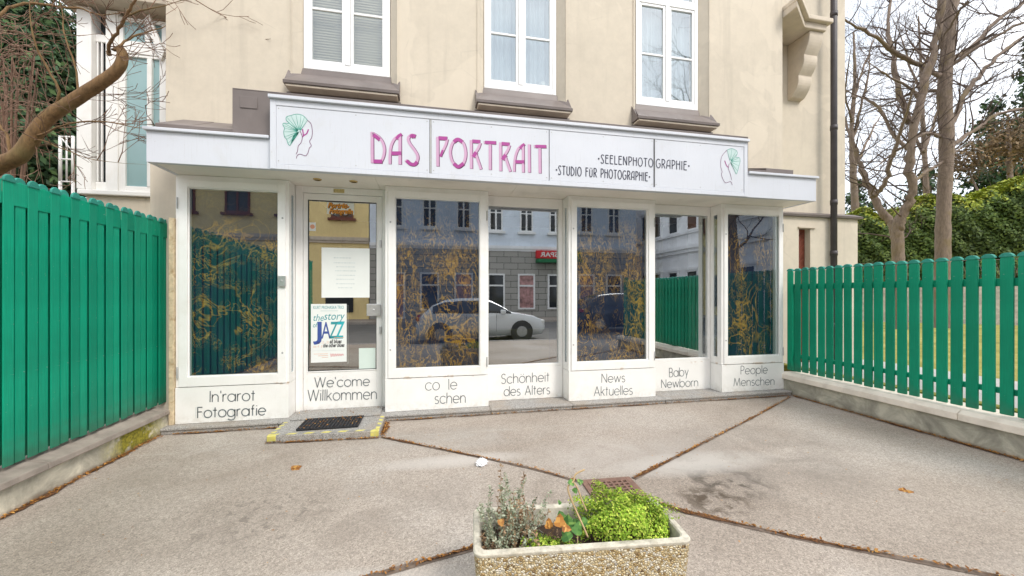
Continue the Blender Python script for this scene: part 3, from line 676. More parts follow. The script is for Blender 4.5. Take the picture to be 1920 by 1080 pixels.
MB().box(x(160), x(224), YV + .11, YV + .13, 2.70, 5.12).obj("veranda_pane", M['darkglass'], house)
MB().box(x(120), -2.83, YV - .25, YV + .4, 5.12, 5.42).prism([(x(95), YV - .45, 5.425), (x(95), YV - .45, 5.55), (x(95), YV + .4, 5.9), (x(95), YV + .4, 5.425)], (2.2, 0, 0)).obj("veranda_eave", M['creamtrim'], house, bevel=.01)
MB().box(-4.30, -2.83, YV + .5, YV + 5, 0, 5.5).obj("veranda_room", M['cream'], house)

# ------------------------------------------------------------------ the shop front
shop = thing("shopfront", "white shop front of four projecting showcases, door and two shop windows under a canopy", "shop front", (1.2, 4.7, 0))
m = MB()
for a, b in ((-2.72, -1.62), (-1.615, .71), (.715, 1.75), (1.755, 3.05), (3.055, 5.055)):
    m.box(a, b, 4.68, 5.12, 0, .040); m.box(a - .003, b, 4.668, 5.12, .040, Z0)
m.obj("plinth", M['granite'], shop, bevel=.008)
# canopy
m = MB().box(-2.68, 5.17, YC, YC + .05, ZT - .004, 3.03).box(-2.68, -2.63, YC + .05, YW - .03, ZT - .004, 3.03).box(5.12, 5.17, YC + .05, YW + .2, ZT - .004, 3.03)
cn = m.obj("canopy", M['whitepanel'], shop, bevel=.004)
for a, b in ((-2.70, -1.605), (4.075, 5.19)): MB().box(a, b, YC - .03, YC + .06, 3.031, 3.062).obj("drip_cap", M['whitepanel'], cn, bevel=.006)
m = MB()
for a, b in ((-2.66, -.6), (-.597, 1.0), (1.003, 2.35), (2.353, 3.85), (3.853, 5.15)): m.box(a, b, YC + .04, YD + 2.3, ZT, ZT + .02)
m.obj("soffit", M['soffit'], cn)
for px, py in ((595, 336), (663, 340)):
    p = AZ(px, py, ZT); d = MB()
    ring_o = [(p.x + .045 * math.cos(i * PI / 12), p.y + .045 * math.sin(i * PI / 12)) for i in range(24)]; ri = [(p.x + .032 * math.cos(i * PI / 12), p.y + .032 * math.sin(i * PI / 12)) for i in range(24)]
    for i in range(24):
        j = (i + 1) % 24
        d.face([(*ring_o[i], ZT - .004), (*ring_o[j], ZT - .004), (*ri[j], ZT - .012), (*ri[i], ZT - .012)]); d.face([(*ri[i], ZT - .012), (*ri[j], ZT - .012), (*ri[j], ZT - .001), (*ri[i], ZT - .001)])
        d.face([(*ring_o[i], ZT - .004), (*ring_o[i], ZT), (*ring_o[j], ZT), (*ring_o[j], ZT - .004)])
    o = d.obj("downlight", M['brass'], cn); MB().cyl((p.x, p.y, ZT - .003), (p.x, p.y, ZT - .0005), .031, 20).obj("lamp", M['blackink'], o)
# sheet metal roof box behind the sign and the sloping flashings beside it
m = MB().box(-1.97, 4.14, YC + .06, YW - .02, 3.063, 3.535).box(-1.97, 4.14, YC + .06, YW - .01, 3.536, 3.548)
m.box(-1.90, -1.74, YC + .052, YC + .0595, 3.35, 3.47)
bx = m.obj("roof_box", M['brownsheet'], shop, bevel=.006)
MB().box(-.33, .52, YW - .03, YW - .004, 3.55, 3.66).obj("board", M['ochre'], shop)
for args in (([(-2.66, YC + .09, 3.10), (-2.66, YC + .085, 3.14), (-2.66, YW - .003, 3.37), (-2.66, YW - .003, 3.10)], (.30, 0, 0)), ([(-2.355, YC + .075, 3.09), (-2.355, YC + .07, 3.132), (-2.355, YW - .003, 3.365), (-2.355, YW - .003, 3.09)], (.38, 0, 0)),
        ([(4.145, YC + .075, 3.07), (4.145, YC + .07, 3.12), (4.145, YW - .003, 3.28), (4.145, YW - .003, 3.07)], (.30, 0, 0)), ([(4.45, YC + .09, 3.07), (4.45, YC + .085, 3.16), (4.45, YW - .003, 3.30), (4.45, YW - .003, 3.07)], (.44, 0, 0))):
    MB().prism(*args).obj("flashing", M['brownsheet'], shop, bevel=.004)
for a, b in ((-2.62, -1.98), (4.15, 5.1)): MB().box(a, b, YC + .07, YW - .01, 3.033, 3.066).obj("flashing_base", M['ochre'], shop)

def screw(m, x, z, y, mi=1):
    m.tube([(x, y - .004, z), (x, y + .001, z)], .011, 12, mi)
def handle_plate(par, px0, px1, py0, py1, y):
    a = AY(px0, py0, y); b = AY(px1, py1, y)
    m = MB().box(a.x, b.x, y - .028, y - .001, b.z, a.z); m.cyl(((a.x + b.x) / 2, y - .034, (a.z + b.z) / 2), ((a.x + b.x) / 2, y - .027, (a.z + b.z) / 2), .012, 12)
    return m.obj("handle", M['steel'], par, bevel=.006)
# four projecting showcases: (x0, x1, glass x0, glass x1, strand seed, side pane at left / right)
ZF, ZG0, ZG1 = .459, .575, 2.587
bays = [(-2.655, -1.555, -2.53, -1.672, 1, 'R'), (-.522, .702, -.40, .585, 2, 'L'), (1.746, 2.982, 1.862, 2.853, 3, 'L'), (4.015, 5.055, 4.117, 4.99, 4, 'L')]
bo = []
for (a, b, ga, gb, sd_, side) in bays:
    m = MB()
    m.box(a, b, YB, YD + .08, Z0 + .002, ZF - .004)                         # base panel
    m.box(a, ga, YB + .012, YB + .06, ZF, ZT - .002); m.box(gb, b, YB + .012, YB + .06, ZF, ZT - .002)
    m.box(ga, gb, YB + .012, YB + .06, ZF, ZG0); m.box(ga, gb, YB + .012, YB + .06, ZG1, ZT - .002)
    m.frame(a + .035, b - .03, ZF + .004, ZT - .055, ga - a - .045, YB - .006, YB + .011, wb=ZG0 - ZF - .012, wt=ZT - .067 - ZG1)   # hinged sash
    for x in (a, b - .05): m.box(x, x + .05, YB + .061, YD + .08, ZF, ZT - .002) if False else None
    # return faces: white corner posts with a narrow side light
    for x0, x1, sgn in ((a, a + .02, -1), (b - .02, b, 1)):
        m.box(x0, x1, YB + .061, YB + .095, ZF, ZT - .002); m.box(x0, x1, YD - .06, YD + .08, ZF, ZT - .002)
        m.box(x0, x1, YB + .0955, YD - .0605, ZF, ZF + .10); m.box(x0, x1, YB + .0955, YD - .0605, ZT - .14, ZT - .002)
    screw(m, a + .06 if side == 'L' else b - .06, 2.30, YB - .006); screw(m, a + .06 if side == 'L' else b - .06, .80, YB - .006)
    hx = b - .022 if side == 'L' else a + .025
    for z in (2.42, .62): m.cyl((hx, YB - .01, z - .06), (hx, YB - .01, z + .06), .008, 8, 1)
    o = m.obj("showcase", [M['frame'], M['grey']], shop, bevel=.004); bo.append(o)
    MB().pane(ga - .004, gb + .004, YB + .022, YB + .028, ZG0 - .004, ZG1 + .004).obj('pane', [M['pane'], CLEAR], o)
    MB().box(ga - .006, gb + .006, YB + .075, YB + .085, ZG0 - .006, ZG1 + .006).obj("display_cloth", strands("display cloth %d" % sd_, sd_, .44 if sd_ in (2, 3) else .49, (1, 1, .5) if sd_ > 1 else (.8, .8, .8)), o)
    for x0 in (a + .006, b - .012): MB().box(x0, x0 + .006, YB + .097, YD - .062, ZF + .102, ZT - .142).obj("side_pane", M['pane'], o)
    MB().box(a + .03, b - .03, YB + .10, YD + .06, ZF + .01, ZT - .01).obj("case_back", M['black'], o)
    x = ga + .012 if side == 'R' else gb - .012
MB().box(4.935, 4.985, YB + .03, YB + .072, ZG0, ZG1).obj("blind_edge", M['frame'], bo[3])
handle_plate(bo[0], 522, 537, 517, 537, YB - .006)
# flaking edge strip between the fence and the first showcase
m = MB().box(-2.705, -2.66, YB - .02, YB + .12, Z0, 2.26); m.obj("edge_strip", mat("flaking cream strip", (.62, .50, .33), .8, .2, 20, .4, 60, dirt=(.30, .17, .07), dscale=16, damt=.8), shop, bevel=.004)
# recessed shop windows
rw = []
for (a, b, kind) in ((.706, 1.742, 0), (2.986, 4.011, 1)):
    ga, gb = (a + .018, b - .055) if kind == 0 else (a + .02, b - .035)
    m = MB().box(a, b, YD, YD + .06, Z0 + .002, .495); m.box(a, ga, YD, YD + .06, .4955, ZT - .002); m.box(gb, b, YD, YD + .06, .4955, ZT - .002)
    zb, zt = .53, 2.60
    m.box(ga, gb, YD, YD + .06, .4955, zb); m.box(ga, gb, YD, YD + .06, zt, ZT - .002)
    o = m.obj("shop_window", M['frame'], shop, bevel=.004); rw.append(o)
    MB().pane(ga - .003, gb + .003, YD + .025, YD + .033, zb - .003, zt + .003).obj('pane', [M['pane2'], CLEAR], o)
    r = MB().box(a, b, YD + .065, YD + .085, zt - .115, zt - .004); 
    for k in (.25, .7): r.cyl((a + (b - a) * k, YD + .06, zt - .07), (a + (b - a) * k, YD + .064, zt - .07), .012, 10)
    r.obj("lamp_rail", M['darkgrey'], o)
    if kind == 1: MB().box(3.86, 3.93, YD + .06, YD + .3, zb, zt - .12).obj("blind_edge", M['frame'], o)
# curtain behind the second window
m = MB(); pr_ = None
for i in range(61):
    x = 3.0 + .42 * i / 60; y = YD + .30 + .02 * math.sin(i * .8)
    if pr_: m.face([(pr_[0], pr_[1], .3), (x, y, .3), (x, y, 2.5), (pr_[0], pr_[1], 2.5)], 0, True)
    pr_ = (x, y)
m.obj("curtain", M['olive'], rw[1])
# room behind
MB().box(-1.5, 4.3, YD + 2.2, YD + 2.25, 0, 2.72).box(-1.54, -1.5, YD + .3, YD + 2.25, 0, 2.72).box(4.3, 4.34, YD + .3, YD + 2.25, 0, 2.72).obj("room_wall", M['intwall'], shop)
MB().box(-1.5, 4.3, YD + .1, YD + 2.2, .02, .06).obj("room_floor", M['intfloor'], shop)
MB().box(.75, 1.7, YD + .5, YD + .54, .07, .95).obj("room_divider", M['olive'], shop)
# door
m = MB().box(-1.552, -1.475, YD - .01, YD + .07, Z0 + .002, ZT - .002).box(-.58, -.525, YD - .01, YD + .07, Z0 + .002, ZT - .002).box(-1.475, -.58, YD - .01, YD + .07, 2.652, ZT - .002)
m.obj("door_frame", M['frame'], shop, bevel=.004)
a, b, zb, zt = -1.472, -.584, Z0 + .012, 2.648
ga, gb, gz0, gz1 = AY(577, 500, YD).x, AY(706, 500, YD).x, AY(640, 694.5, YD).z, AY(640, 377, YD).z
m = MB().box(a, ga, YD + .004, YD + .05, zb, zt).box(gb, b, YD + .004, YD + .05, zb, zt).box(ga, gb, YD + .004, YD + .05, zb, gz0).box(ga, gb, YD + .004, YD + .05, gz1, zt)
m.frame(ga - .012, gb + .012, gz0 - .012, gz1 + .012, .012, YD - .002, YD + .003)
door = m.obj("door", M['frame'], shop, bevel=.004)
MB().frame(ga - .001, gb + .001, gz0 - .001, gz1 + .001, .008, YD + .006, YD + .03).obj("gasket", M['darkgrey'], door)
MB().pane(ga, gb, YD + .02, YD + .028, gz0, gz1).obj('pane', [glass("door glass", .42, (.98, .97, .95)), CLEAR], door)
handle_plate(door, 688, 714, 570, 592, YD - .002)
for z in (AY(710, 457, YD).z, AY(710, 619, YD).z): MB().box(b - .028, b - .004, YD - .014, YD + .002, z - .045, z + .045).obj("lock", M['steel'], door, bevel=.004)
MB().box(AY(626, 358, YD).x, AY(646, 358, YD).x, YD - .014, YD - .0105, AY(636, 362, YD).z, AY(636, 355, YD).z).obj("name_strip", mat('old yellow label', (.55, .44, .2), .7, .3, 60), shop)

# lettering on the base panels
def panel_text(par, lines, y):
    for (s_, x0, x1, b0, b1, cap_px, f) in lines:
        m = MB(); p0, p1 = xz(x0, b0, y), xz(x1, b1, y); mid = (x0 + x1) / 2
        cap = xz(mid, (b0 + b1) / 2 - cap_px, y)[1] - xz(mid, (b0 + b1) / 2, y)[1]
        letters(m, G, s_, p0, p1, cap, f, y); m.obj("lettering", M['letter'], par)
panel_text(bo[0], [("In'rarot", 393, 478, 754, 751, 20.5, .0105), ("Fotografie", 370, 498, 784, 778, 20, .0115)], YB - .002)
m = MB(); letters(m, G, "Fotogr", xz(366, 784, YB - .0012), xz(447, 781, YB - .0012), .115, .0035, YB - .0012); m.obj("lettering_ghost", M['ink'], bo[0])
panel_text(door, [("We'come", 590, 693, 726.5, 723, 18.5, .009), ("Willkommen", 577, 706.5, 752, 748, 20.5, .009)], YD - .001)
panel_text(bo[1], [("co", 797.5, 824, 732, 731, 21, .008), ("le", 841, 857, 730.5, 729.5, 20, .008), ("schen", 815, 873, 757, 755, 20, .009)], YB - .002)
panel_text(rw[0], [("Schönheit", 940, 1030, 719.5, 715, 18, .0085), ("des Alters", 945, 1031, 742.5, 738.5, 17.5, .0085)], YD - .003)
panel_text(bo[2], [("News", 1128, 1172, 717.5, 716, 16.5, .0085), ("Aktuelles", 1114, 1186, 742.5, 739.5, 17.5, .0085)], YB - .002)
panel_text(rw[1], [("Baby", 1255, 1291, 707, 704.5, 16.5, .0085), ("Newborn", 1240, 1309, 727.5, 724, 15.5, .0085)], YD - .003)
panel_text(bo[3], [("People", 1389, 1439, 702, 700, 15.5, .0085), ("Menschen", 1376, 1452, 724, 721.5, 15, .0085)], YB - .002)

# ------------------------------------------------------------------ the sign board
sign = thing("sign_board", "long white sign board with purple and navy lettering above the canopy", "sign", (1.2, YS, 2.72))
SX0, SX1, SZ0, SZ1 = AY(506, 250, YS).x, AY(1402, 310, YS).x, 2.712, 3.415
m = MB().box(SX0, SX0 + .055, YS, YC - .002, SZ0, SZ1).box(SX1 - .05, SX1, YS, YC - .002, SZ0, SZ1).box(SX0 + .055, SX1 - .05, YS, YC - .002, SZ1 - .062, SZ1).box(SX0 + .055, SX1 - .05, YS + .001, YC - .002, SZ0, SZ0 + .05)
m.obj("sign_frame", M['whitepanel'], sign, bevel=.004)
MB().box(SX0 - .01, SX1 + .01, YS - .03, YC + .05, SZ1 + .001, SZ1 + .035).obj("drip_cap", M['whitepanel'], sign, bevel=.005)
cuts = [SX0 + .056, AY(806, 280, YS).x, AY(1030, 300, YS).x, AY(1227, 300, YS).x, SX1 - .051]
for k in range(4):
    g0 = .0 if k == 0 else (.018 if k == 1 else .005)
    m = MB().box(cuts[k] + g0, cuts[k + 1] - .004, YS + .006, YS + .03, SZ0 + .052, SZ1 - .064)
    for xx in (cuts[k] + g0 + .022, (cuts[k] + cuts[k + 1]) / 2, cuts[k + 1] - .03):
        for zz in (SZ0 + .085, SZ1 - .09): m.tube([(xx, YS + .0035, zz), (xx, YS + .007, zz)], .0065, 8, 1)
    m.obj("panel", [M['whitepanel'], M['grey']], sign, bevel=.002)
MB().box(SX0 + .05, SX1 - .05, YS + .032, YS + .04, SZ0 + .04, SZ1 - .04).obj("backing", M['darkgrey'], sign)
MB().box(cuts[3] - .006, cuts[3] + .006, YS - .001, YS + .0055, SZ0 + .054, SZ1 - .066).obj("joint_strip", M['darkgrey'], sign)
MB().box(cuts[1] + .001, cuts[1] + .017, YS + .003, YS + .03, SZ0 + .053, SZ1 - .066).obj("joint_strip", M['grey'], sign)
YL = YS + .0045
def zp(x, y, s, ox, oy): return (ox + x / s, oy + y / s)
def Tp(pts, s, ox, oy): return [xz(ox + a / s, oy + b / s, YL) for a, b in pts]
# "DAS PORTRAIT": each stroke (points in the enlarged crop, width, colour p = pale, m = magenta)
SC = (5.0526, 680, 220)
big = MB()
def stroke(pts, w, c, curve=False, sh=True):
    q = Tp(smooth(pts) if curve else pts, *SC); k = 1 / SC[0] * .0064
    w_ = w * k * .92
    if sh: big.ribbon([(x + .006, z - .003) for x, z in q], w_ + .006, lambda X, Z: (X, YL - .0002, Z), 2)
    big.ribbon(q, w_, lambda X, Z: (X, YL - (.0006 if c == 'p' else .0010), Z), 0 if c == 'p' else 1)
W_ = 24
for pts, w, c, cv in (
    ([(88, 138), (90, 432)], 25, 'p', 0), ([(95, 150), (150, 185), (190, 240), (205, 310), (192, 380), (168, 425)], 22, 'p', 1), ([(100, 165), (130, 185), (160, 212)], 32, 'm', 0), ([(102, 416), (185, 418)], 34, 'm', 0),
    ([(350, 165), (300, 205), (268, 270), (258, 350), (256, 442)], 22, 'p', 1), ([(352, 160), (352, 446)], 26, 'p', 0), ([(368, 158), (340, 178), (318, 205)], 26, 'm', 0), ([(272, 340), (364, 340)], 34, 'm', 0),
    ([(490, 185), (460, 168), (432, 195), (440, 240), (490, 310), (520, 370), (505, 430), (455, 445), (405, 405)], 24, 'p', 1), ([(455, 190), (470, 172), (500, 182)], 32, 'm', 1), ([(415, 410), (450, 440), (490, 445), (515, 420)], 30, 'm', 1),
    ([(708, 185), (710, 464)], 25, 'p', 0), ([(718, 195), (800, 200)], 34, 'm', 0), ([(800, 205), (785, 260), (745, 345)], 22, 'p', 1), ([(758, 310), (736, 372)], 20, 'm', 0),
    ([(900, 205), (850, 245), (828, 330), (850, 420), (905, 468), (955, 430), (975, 345), (955, 250), (900, 205)], 24, 'p', 1), ([(862, 232), (900, 208), (945, 235)], 32, 'm', 1), ([(862, 438), (905, 468), (955, 435)], 32, 'm', 1),
    ([(1026, 215), (1028, 486)], 25, 'p', 0), ([(1038, 225), (1112, 230)], 32, 'm', 0), ([(1112, 240), (1095, 290), (1055, 350)], 24, 'p', 1), ([(1075, 330), (1046, 375)], 34, 'm', 0), ([(1072, 350), (1120, 492)], 24, 'p', 0),
    ([(1150, 225), (1155, 250)], 12, 'p', 0), ([(1160, 236), (1262, 240)], 30, 'm', 0), ([(1206, 255), (1206, 497)], 26, 'p', 0),
    ([(1304, 238), (1306, 508)], 25, 'p', 0), ([(1316, 248), (1390, 254)], 32, 'm', 0), ([(1390, 262), (1372, 312), (1334, 372)], 24, 'p', 1), ([(1354, 355), (1324, 400)], 34, 'm', 0), ([(1350, 375), (1398, 514)], 24, 'p', 0),
    ([(1518, 258), (1475, 295), (1448, 360), (1436, 440), (1434, 514)], 22, 'p', 1), ([(1518, 254), (1520, 522)], 24, 'p', 0), ([(1532, 252), (1508, 272), (1490, 295)], 24, 'm', 0), ([(1446, 420), (1530, 422)], 32, 'm', 0),
    ([(1576, 255), (1578, 522)], 26, 'p', 0), ([(1625, 262), (1632, 288)], 14, 'p', 0), ([(1638, 274), (1738, 276)], 30, 'm', 0), ([(1676, 290), (1678, 530)], 26, 'p', 0)):
    if pts[0][0] == 708: big.obj("title_lettering", [M['pink'], M['magenta'], M['plum']], sign); big = MB()
    stroke(pts, w, c, bool(cv))
big.obj("title_lettering", [M['pink'], M['magenta'], M['plum']], sign)
m = MB()
letters(m, J, "•SEELENPHOTO", xz(1121, 305.5, YL), xz(1224.5, 313.5, YL), .102, .0115, YL - .001, .14)
letters(m, J, "GRAPHIE•", xz(1230, 314.5, YL), xz(1293, 319.5, YL), .108, .0115, YL - .001, .14)
m.obj("subtitle_lettering", M['navy'], sign); m = MB()
letters(m, J, "•STUDIO FÜR PHOTOGRAPHIE•", xz(1042, 327, YL), xz(1219, 340, YL), .105, .0115, YL - .001, .14)
m.obj("subtitle_lettering", M['navy'], sign)
def emblem(sc, outline, ear, fan_c, rim, lines, name):
    m = MB(); lw = .0055
    T = lambda pts: Tp(pts, *sc)
    for st in outline: m.ribbon(T(smooth(st)), lw, lambda X, Z: (X, YL - .001, Z), 0)
    for st in ear: m.ribbon(T(smooth(st)), .011, lambda X, Z: (X, YL - .001, Z), 1)
    c = T([fan_c])[0]; rm = T(smooth(rim, 3))
    for p, q in zip(rm, rm[1:]): m.face([(c[0], YL - .0003, c[1]), (p[0], YL - .0003, p[1]), (q[0], YL - .0003, q[1])], 3)
    m.ribbon(rm, lw, lambda X, Z: (X, YL - .0008, Z), 2)
    for i, p in enumerate(rm):
        if i % 3 == 0:
            q = (c[0] + (p[0] - c[0]) * .12, c[1] + (p[1] - c[1]) * .12)
            m.ribbon([q, p], [.007, .002], lambda X, Z: (X, YL - .0012, Z), 2)
    m.obj(name, [M['plum'], M['magenta'], M['teal'], M['mint']], sign)
emblem((6.4, 500, 180), [[(490, 290), (530, 330), (545, 390), (548, 450), (538, 505), (515, 545), (535, 590), (528, 610), (512, 625), (505, 650), (492, 690), (465, 718), (420, 702), (385, 700), (362, 725), (358, 750)],
        [(400, 420), (415, 450), (428, 500), (412, 560), (380, 600), (370, 660), (352, 700)]], [[(502, 400), (480, 450), (450, 470), (428, 492)], [(430, 395), (436, 430), (440, 470)]], (392, 430),
       [(490, 292), (455, 250), (412, 225), (350, 218), (290, 235), (240, 250), (235, 290), (270, 330), (205, 325), (195, 350), (215, 385), (205, 430), (215, 490), (240, 520), (255, 570), (280, 595), (300, 540), (320, 480), (345, 450)], None, "emblem")
emblem((4.571, 1000, 230), [[(1660, 235), (1615, 290), (1605, 370), (1618, 420), (1612, 445), (1628, 490), (1650, 515), (1690, 505), (1705, 535)], [(1680, 350), (1672, 390), (1688, 440), (1700, 490)]],
       [[(1640, 325), (1655, 365), (1672, 385)]], (1688, 335), [(1660, 235), (1700, 222), (1740, 240), (1748, 265), (1735, 295), (1765, 300), (1772, 330), (1762, 370), (1750, 415), (1738, 440), (1720, 400), (1700, 365)], None, "emblem")

# ------------------------------------------------------------------ papers and stickers on the door glass
YP = YD + .0185
def sheet(name, px0, px1, py0, py1, mtl, label, cat, y=YP, th=.002):
    a = AY(px0, py0, y); b = AY(px1, py1, y); c = AY(px0, py1, y)
    return tag(MB().box(a.x, b.x, y - th, y, (b.z + c.z) / 2, a.z).obj(name, mtl, None), label, cat), a, b
nt_, a, b = sheet("paper_notice", 603, 693, 464, 558, M['paper'], "large blank white sheet with faded print taped inside the door glass", "notice")
m = MB(); rr = random.Random(5)
for k, (z, x0, x1) in enumerate([(.20, .25, .6), (.3, .25, .7), (.38, .3, .68), (.46, .28, .7), (.55, .32, .68), (.63, .3, .66), (.72, .3, .68), (.8, .34, .6)]):
    zz = a.z + (b.z - a.z) * z; x = a.x + (b.x - a.x) * x0
    while x < a.x + (b.x - a.x) * x1: w = rr.uniform(.01, .03); m.box(x, x + w, YP - .0032, YP - .0024, zz - .006, zz + .006); x += w + .008
m.obj("faded_print", M['ink'], nt_)
sheet("small_paper", 673, 704, 653, 691, M['paper2'], "small pale green sheet low in the corner of the door glass", "notice")
po, a, b = sheet("concert_poster", 583, 650, 570, 679, M['paper'], "white jazz concert poster with blue and turquoise letters on the door glass", "poster")
pw, ph = b.x - a.x, a.z - b.z
PX = lambda u: a.x + pw * u
PZ = lambda v: a.z - ph * v
yt = YP - .003
for (s_, u0, u1, v, sz, mtl, sh, bd) in (("KURT PROHASKA TRIO", .07, .92, .085, .055, 'tealink', 0, 0), ("the", .07, .36, .285, .115, 'tealink', .25, 0), ("story", .36, .95, .27, .135, 'tealink', .25, 0),
        ("of", .06, .19, .395, .085, 'tealink', .2, 0), ("J", .06, .30, .585, .285, 'blueink', 0, .006), ("A", .29, .55, .585, .285, 'blueink', 0, .001), ("Z", .50, .76, .585, .285, 'tealink', .2, .003), ("Z", .68, .95, .585, .285, 'cyan', .2, .006),
        ("nov 12 - 20", .16, .50, .675, .045, 'peach', .2, 0), ("all blues", .52, .86, .67, .065, 'blackink', .3, .002), ("dec 4 - 8", .06, .32, .74, .045, 'peach', .2, 0), ("the other blues", .34, .94, .735, .065, 'blackink', .3, .002)):
    text_mesh("print", s_, sz, M[mtl], (PX(u0), yt, PZ(v)), po, pw * (u1 - u0), sh, bold=bd)
for u0, u1, v, mm in ((.27, .76, .118, 'mint'), (.08, .48, .845, 'peach'), (.2, .48, .875, 'peach'), (.3, .48, .905, 'peach'), (.64, .92, .575, 'salmon')):
    MB().box(PX(u0), PX(u1), yt - .0003, yt, PZ(v) - .003, PZ(v) + .003).obj("fine_print", M[mm], po)
sq = smooth([(PX(.54 + .025 * i), PZ(.865 + (.035 if i % 2 else -.02) * (1 - .03 * i))) for i in range(16)], 4)
m = MB(); m.ribbon(sq, .004, lambda X, Z: (X, yt, Z)); m.obj("signature", M['redink'], po)
MB().box(PX(.07), PX(.93), yt - .0003, yt, PZ(.79) - .0015, PZ(.79) + .0015).obj("rule", M['ink'], po)
MB().box(PX(1.0) + .001, PX(1.0) + .022, YP + .012, YP + .016, PZ(1.03), PZ(.02)).obj("poster_shadow_card", M['grey'], po)
st, a, b = sheet("door_sticker", 580, 592, 417, 433, M['paper'], "small square sticker with an orange disc on the door glass", "sticker")
MB().cyl(((a.x + b.x) / 2, YP - .004, (a.z + b.z) / 2), ((a.x + b.x) / 2, YP - .0022, (a.z + b.z) / 2), .026, 20).obj("disc", M['salmon'], st)
ns, a, b = sheet("shop_sticker", 613, 664, 379, 402, M['paper'], "white window sticker with orange script lettering at the top of the door glass", "sticker")
for (s_, px, py, wpx) in (("Porträt-", 614.5, 389, 40), ("Fotografin", 617, 399.5, 45)):
    p = AY(px, py, YP); wd = AY(px + wpx, py, YP).x - p.x
    for dx, dz, mtl, dy, bd in ((.004, -.004, 'brownink', -.003, .007), (0, 0, 'orange', -.0036, .003)):
        text_mesh("print", s_, .085, M[mtl], (p.x + dx, YP + dy, p.z + dz), ns, wd, .3, bold=bd)
m = MB(); q = [xz(*p, YP) for p in ((640, 401), (646, 406), (653, 403), (651, 400))]
m.ribbon(smooth(q), .014, lambda X, Z: (X, YP - .0036, Z)); m.obj("flourish", M['brownink'], ns)

# ------------------------------------------------------------------ door step and mat
stp = thing("door_step", "low granite step edged with yellow hazard tape at the shop door", "step", (-1.03, 4.4, 0))
q = [(-1.565, 4.215), (-.505, 4.15), (-.505, 4.664), (-1.545, 4.664)]
m = MB().prism([(x, y, 0.001) for x, y in q], (0, 0, .071)); m.obj("slab", M['granite'], stp, bevel=.008)
MB().box(-1.50, -.565, 4.67, 5.025, Z0 + .001, .085).obj("threshold", M['granite'], stp, bevel=.004)
def tape(p0, p1, n, w, inn, front=None):
    m = MB()
    for i in range(n):
        t0, t1 = i / n, (i + 1) / n; A = Vector(p0).lerp(Vector(p1), t0); B = Vector(p0).lerp(Vector(p1), t1); I = Vector(inn); k = .35 * (B - A)
        ka = k * 0 if i == 0 else k; kb = k * 0 if i == n - 1 else k
        m.face([(*A, .0745), (*B, .0745), (*(B + I * w + kb), .0745), (*(A + I * w + ka), .0745)], i % 2)
        if front and i % (n - 1) == 0:
            m.face([(A.x, A.y - .014, .02), (B.x, B.y - .014, .02), (B.x, B.y - .014, .068), (A.x, A.y - .014, .068)], 0); m.face([(A.x, A.y - .014, .068), (B.x, B.y - .014, .068), (*B, .0745), (*A, .0745)], 0)
    m.obj("hazard_tape", [M['yellow'], mat("worn grey tape", (.30, .29, .27), .7, .2, 20)], stp)
tape((-1.558, 4.227), (-.513, 4.163), 13, .04, (0, 1), True); tape((-1.553, 4.285), (-1.543, 4.63), 7, .04, (1, 0)); tape((-.513, 4.215), (-.513, 4.64), 7, -.04, (1, 0))
mt = MB(); x0, x1, y0, y1 = -1.32, -.74, 4.30, 4.65
for i in range(19): xx = x0 + (x1 - x0) * i / 18; mt.box(xx - .006, xx + .006, y0, y1, .080, .094)
for j in range(11): yy = y0 + (y1 - y0) * j / 10; mt.box(x0, x1, yy - .006, yy + .006, .082, .091)
mt.box(x0, x1, y0, y1, .074, .079)
tag(mt.obj("door_mat", M['matrubber']), "black rubber grid door mat strewn with dead leaves on the step", "door mat")
m = MB(); rr = random.Random(8)
for i in range(90): leaf(m, (rr.uniform(x0, x1), rr.uniform(y0, y1), .097), rr.uniform(.006, .017), rr)
for i in range(26): leaf(m, (rr.uniform(-1.5, -.56), rr.uniform(4.68, 5.0), .091), rr.uniform(.006, .014), rr)
stuff(m.obj("mat_leaf_litter", M['deadleaf']))

# ------------------------------------------------------------------ low walls and fences
lw_ = thing("garden_wall", "low mossy plastered wall under the closed green board fence", "wall", (-2.8, 2.2, 0))
MB().box(-3.08, -2.72, -.36, 4.80, -.1, .187).obj("wall_body", M['lwall'], lw_)
m = MB(); yy = -.36
while yy < 4.80:
    y2 = min(4.80, yy + 1.27); m.prism([(-2.69, yy, .188), (-2.695, yy, .236), (-2.86, yy, .268), (-3.1, yy, .268), (-3.1, yy, .188)], (0, y2 - yy - .004, 0)); yy = y2
m.obj("coping", M['lcoping'], lw_, bevel=.008)
rw_ = thing("garden_wall", "low grey plastered wall with pale stone coping under the open picket fence", "wall", (5.3, 2.2, 0))
MB().box(5.06, 5.44, -.36, 4.82, -.1, .222).obj("wall_body", M['rwall'], rw_)
m = MB(); yy = -.36
for yy, y2 in ((-.36, 1.2), (1.2, 2.86), (2.86, 4.82)): m.prism([(5.02, yy, .223), (5.022, yy, .292), (5.07, yy, .325), (5.45, yy, .325), (5.45, yy, .223)], (0, y2 - yy - .004, 0))
m.obj("coping", M['rcoping'], rw_, bevel=.008)

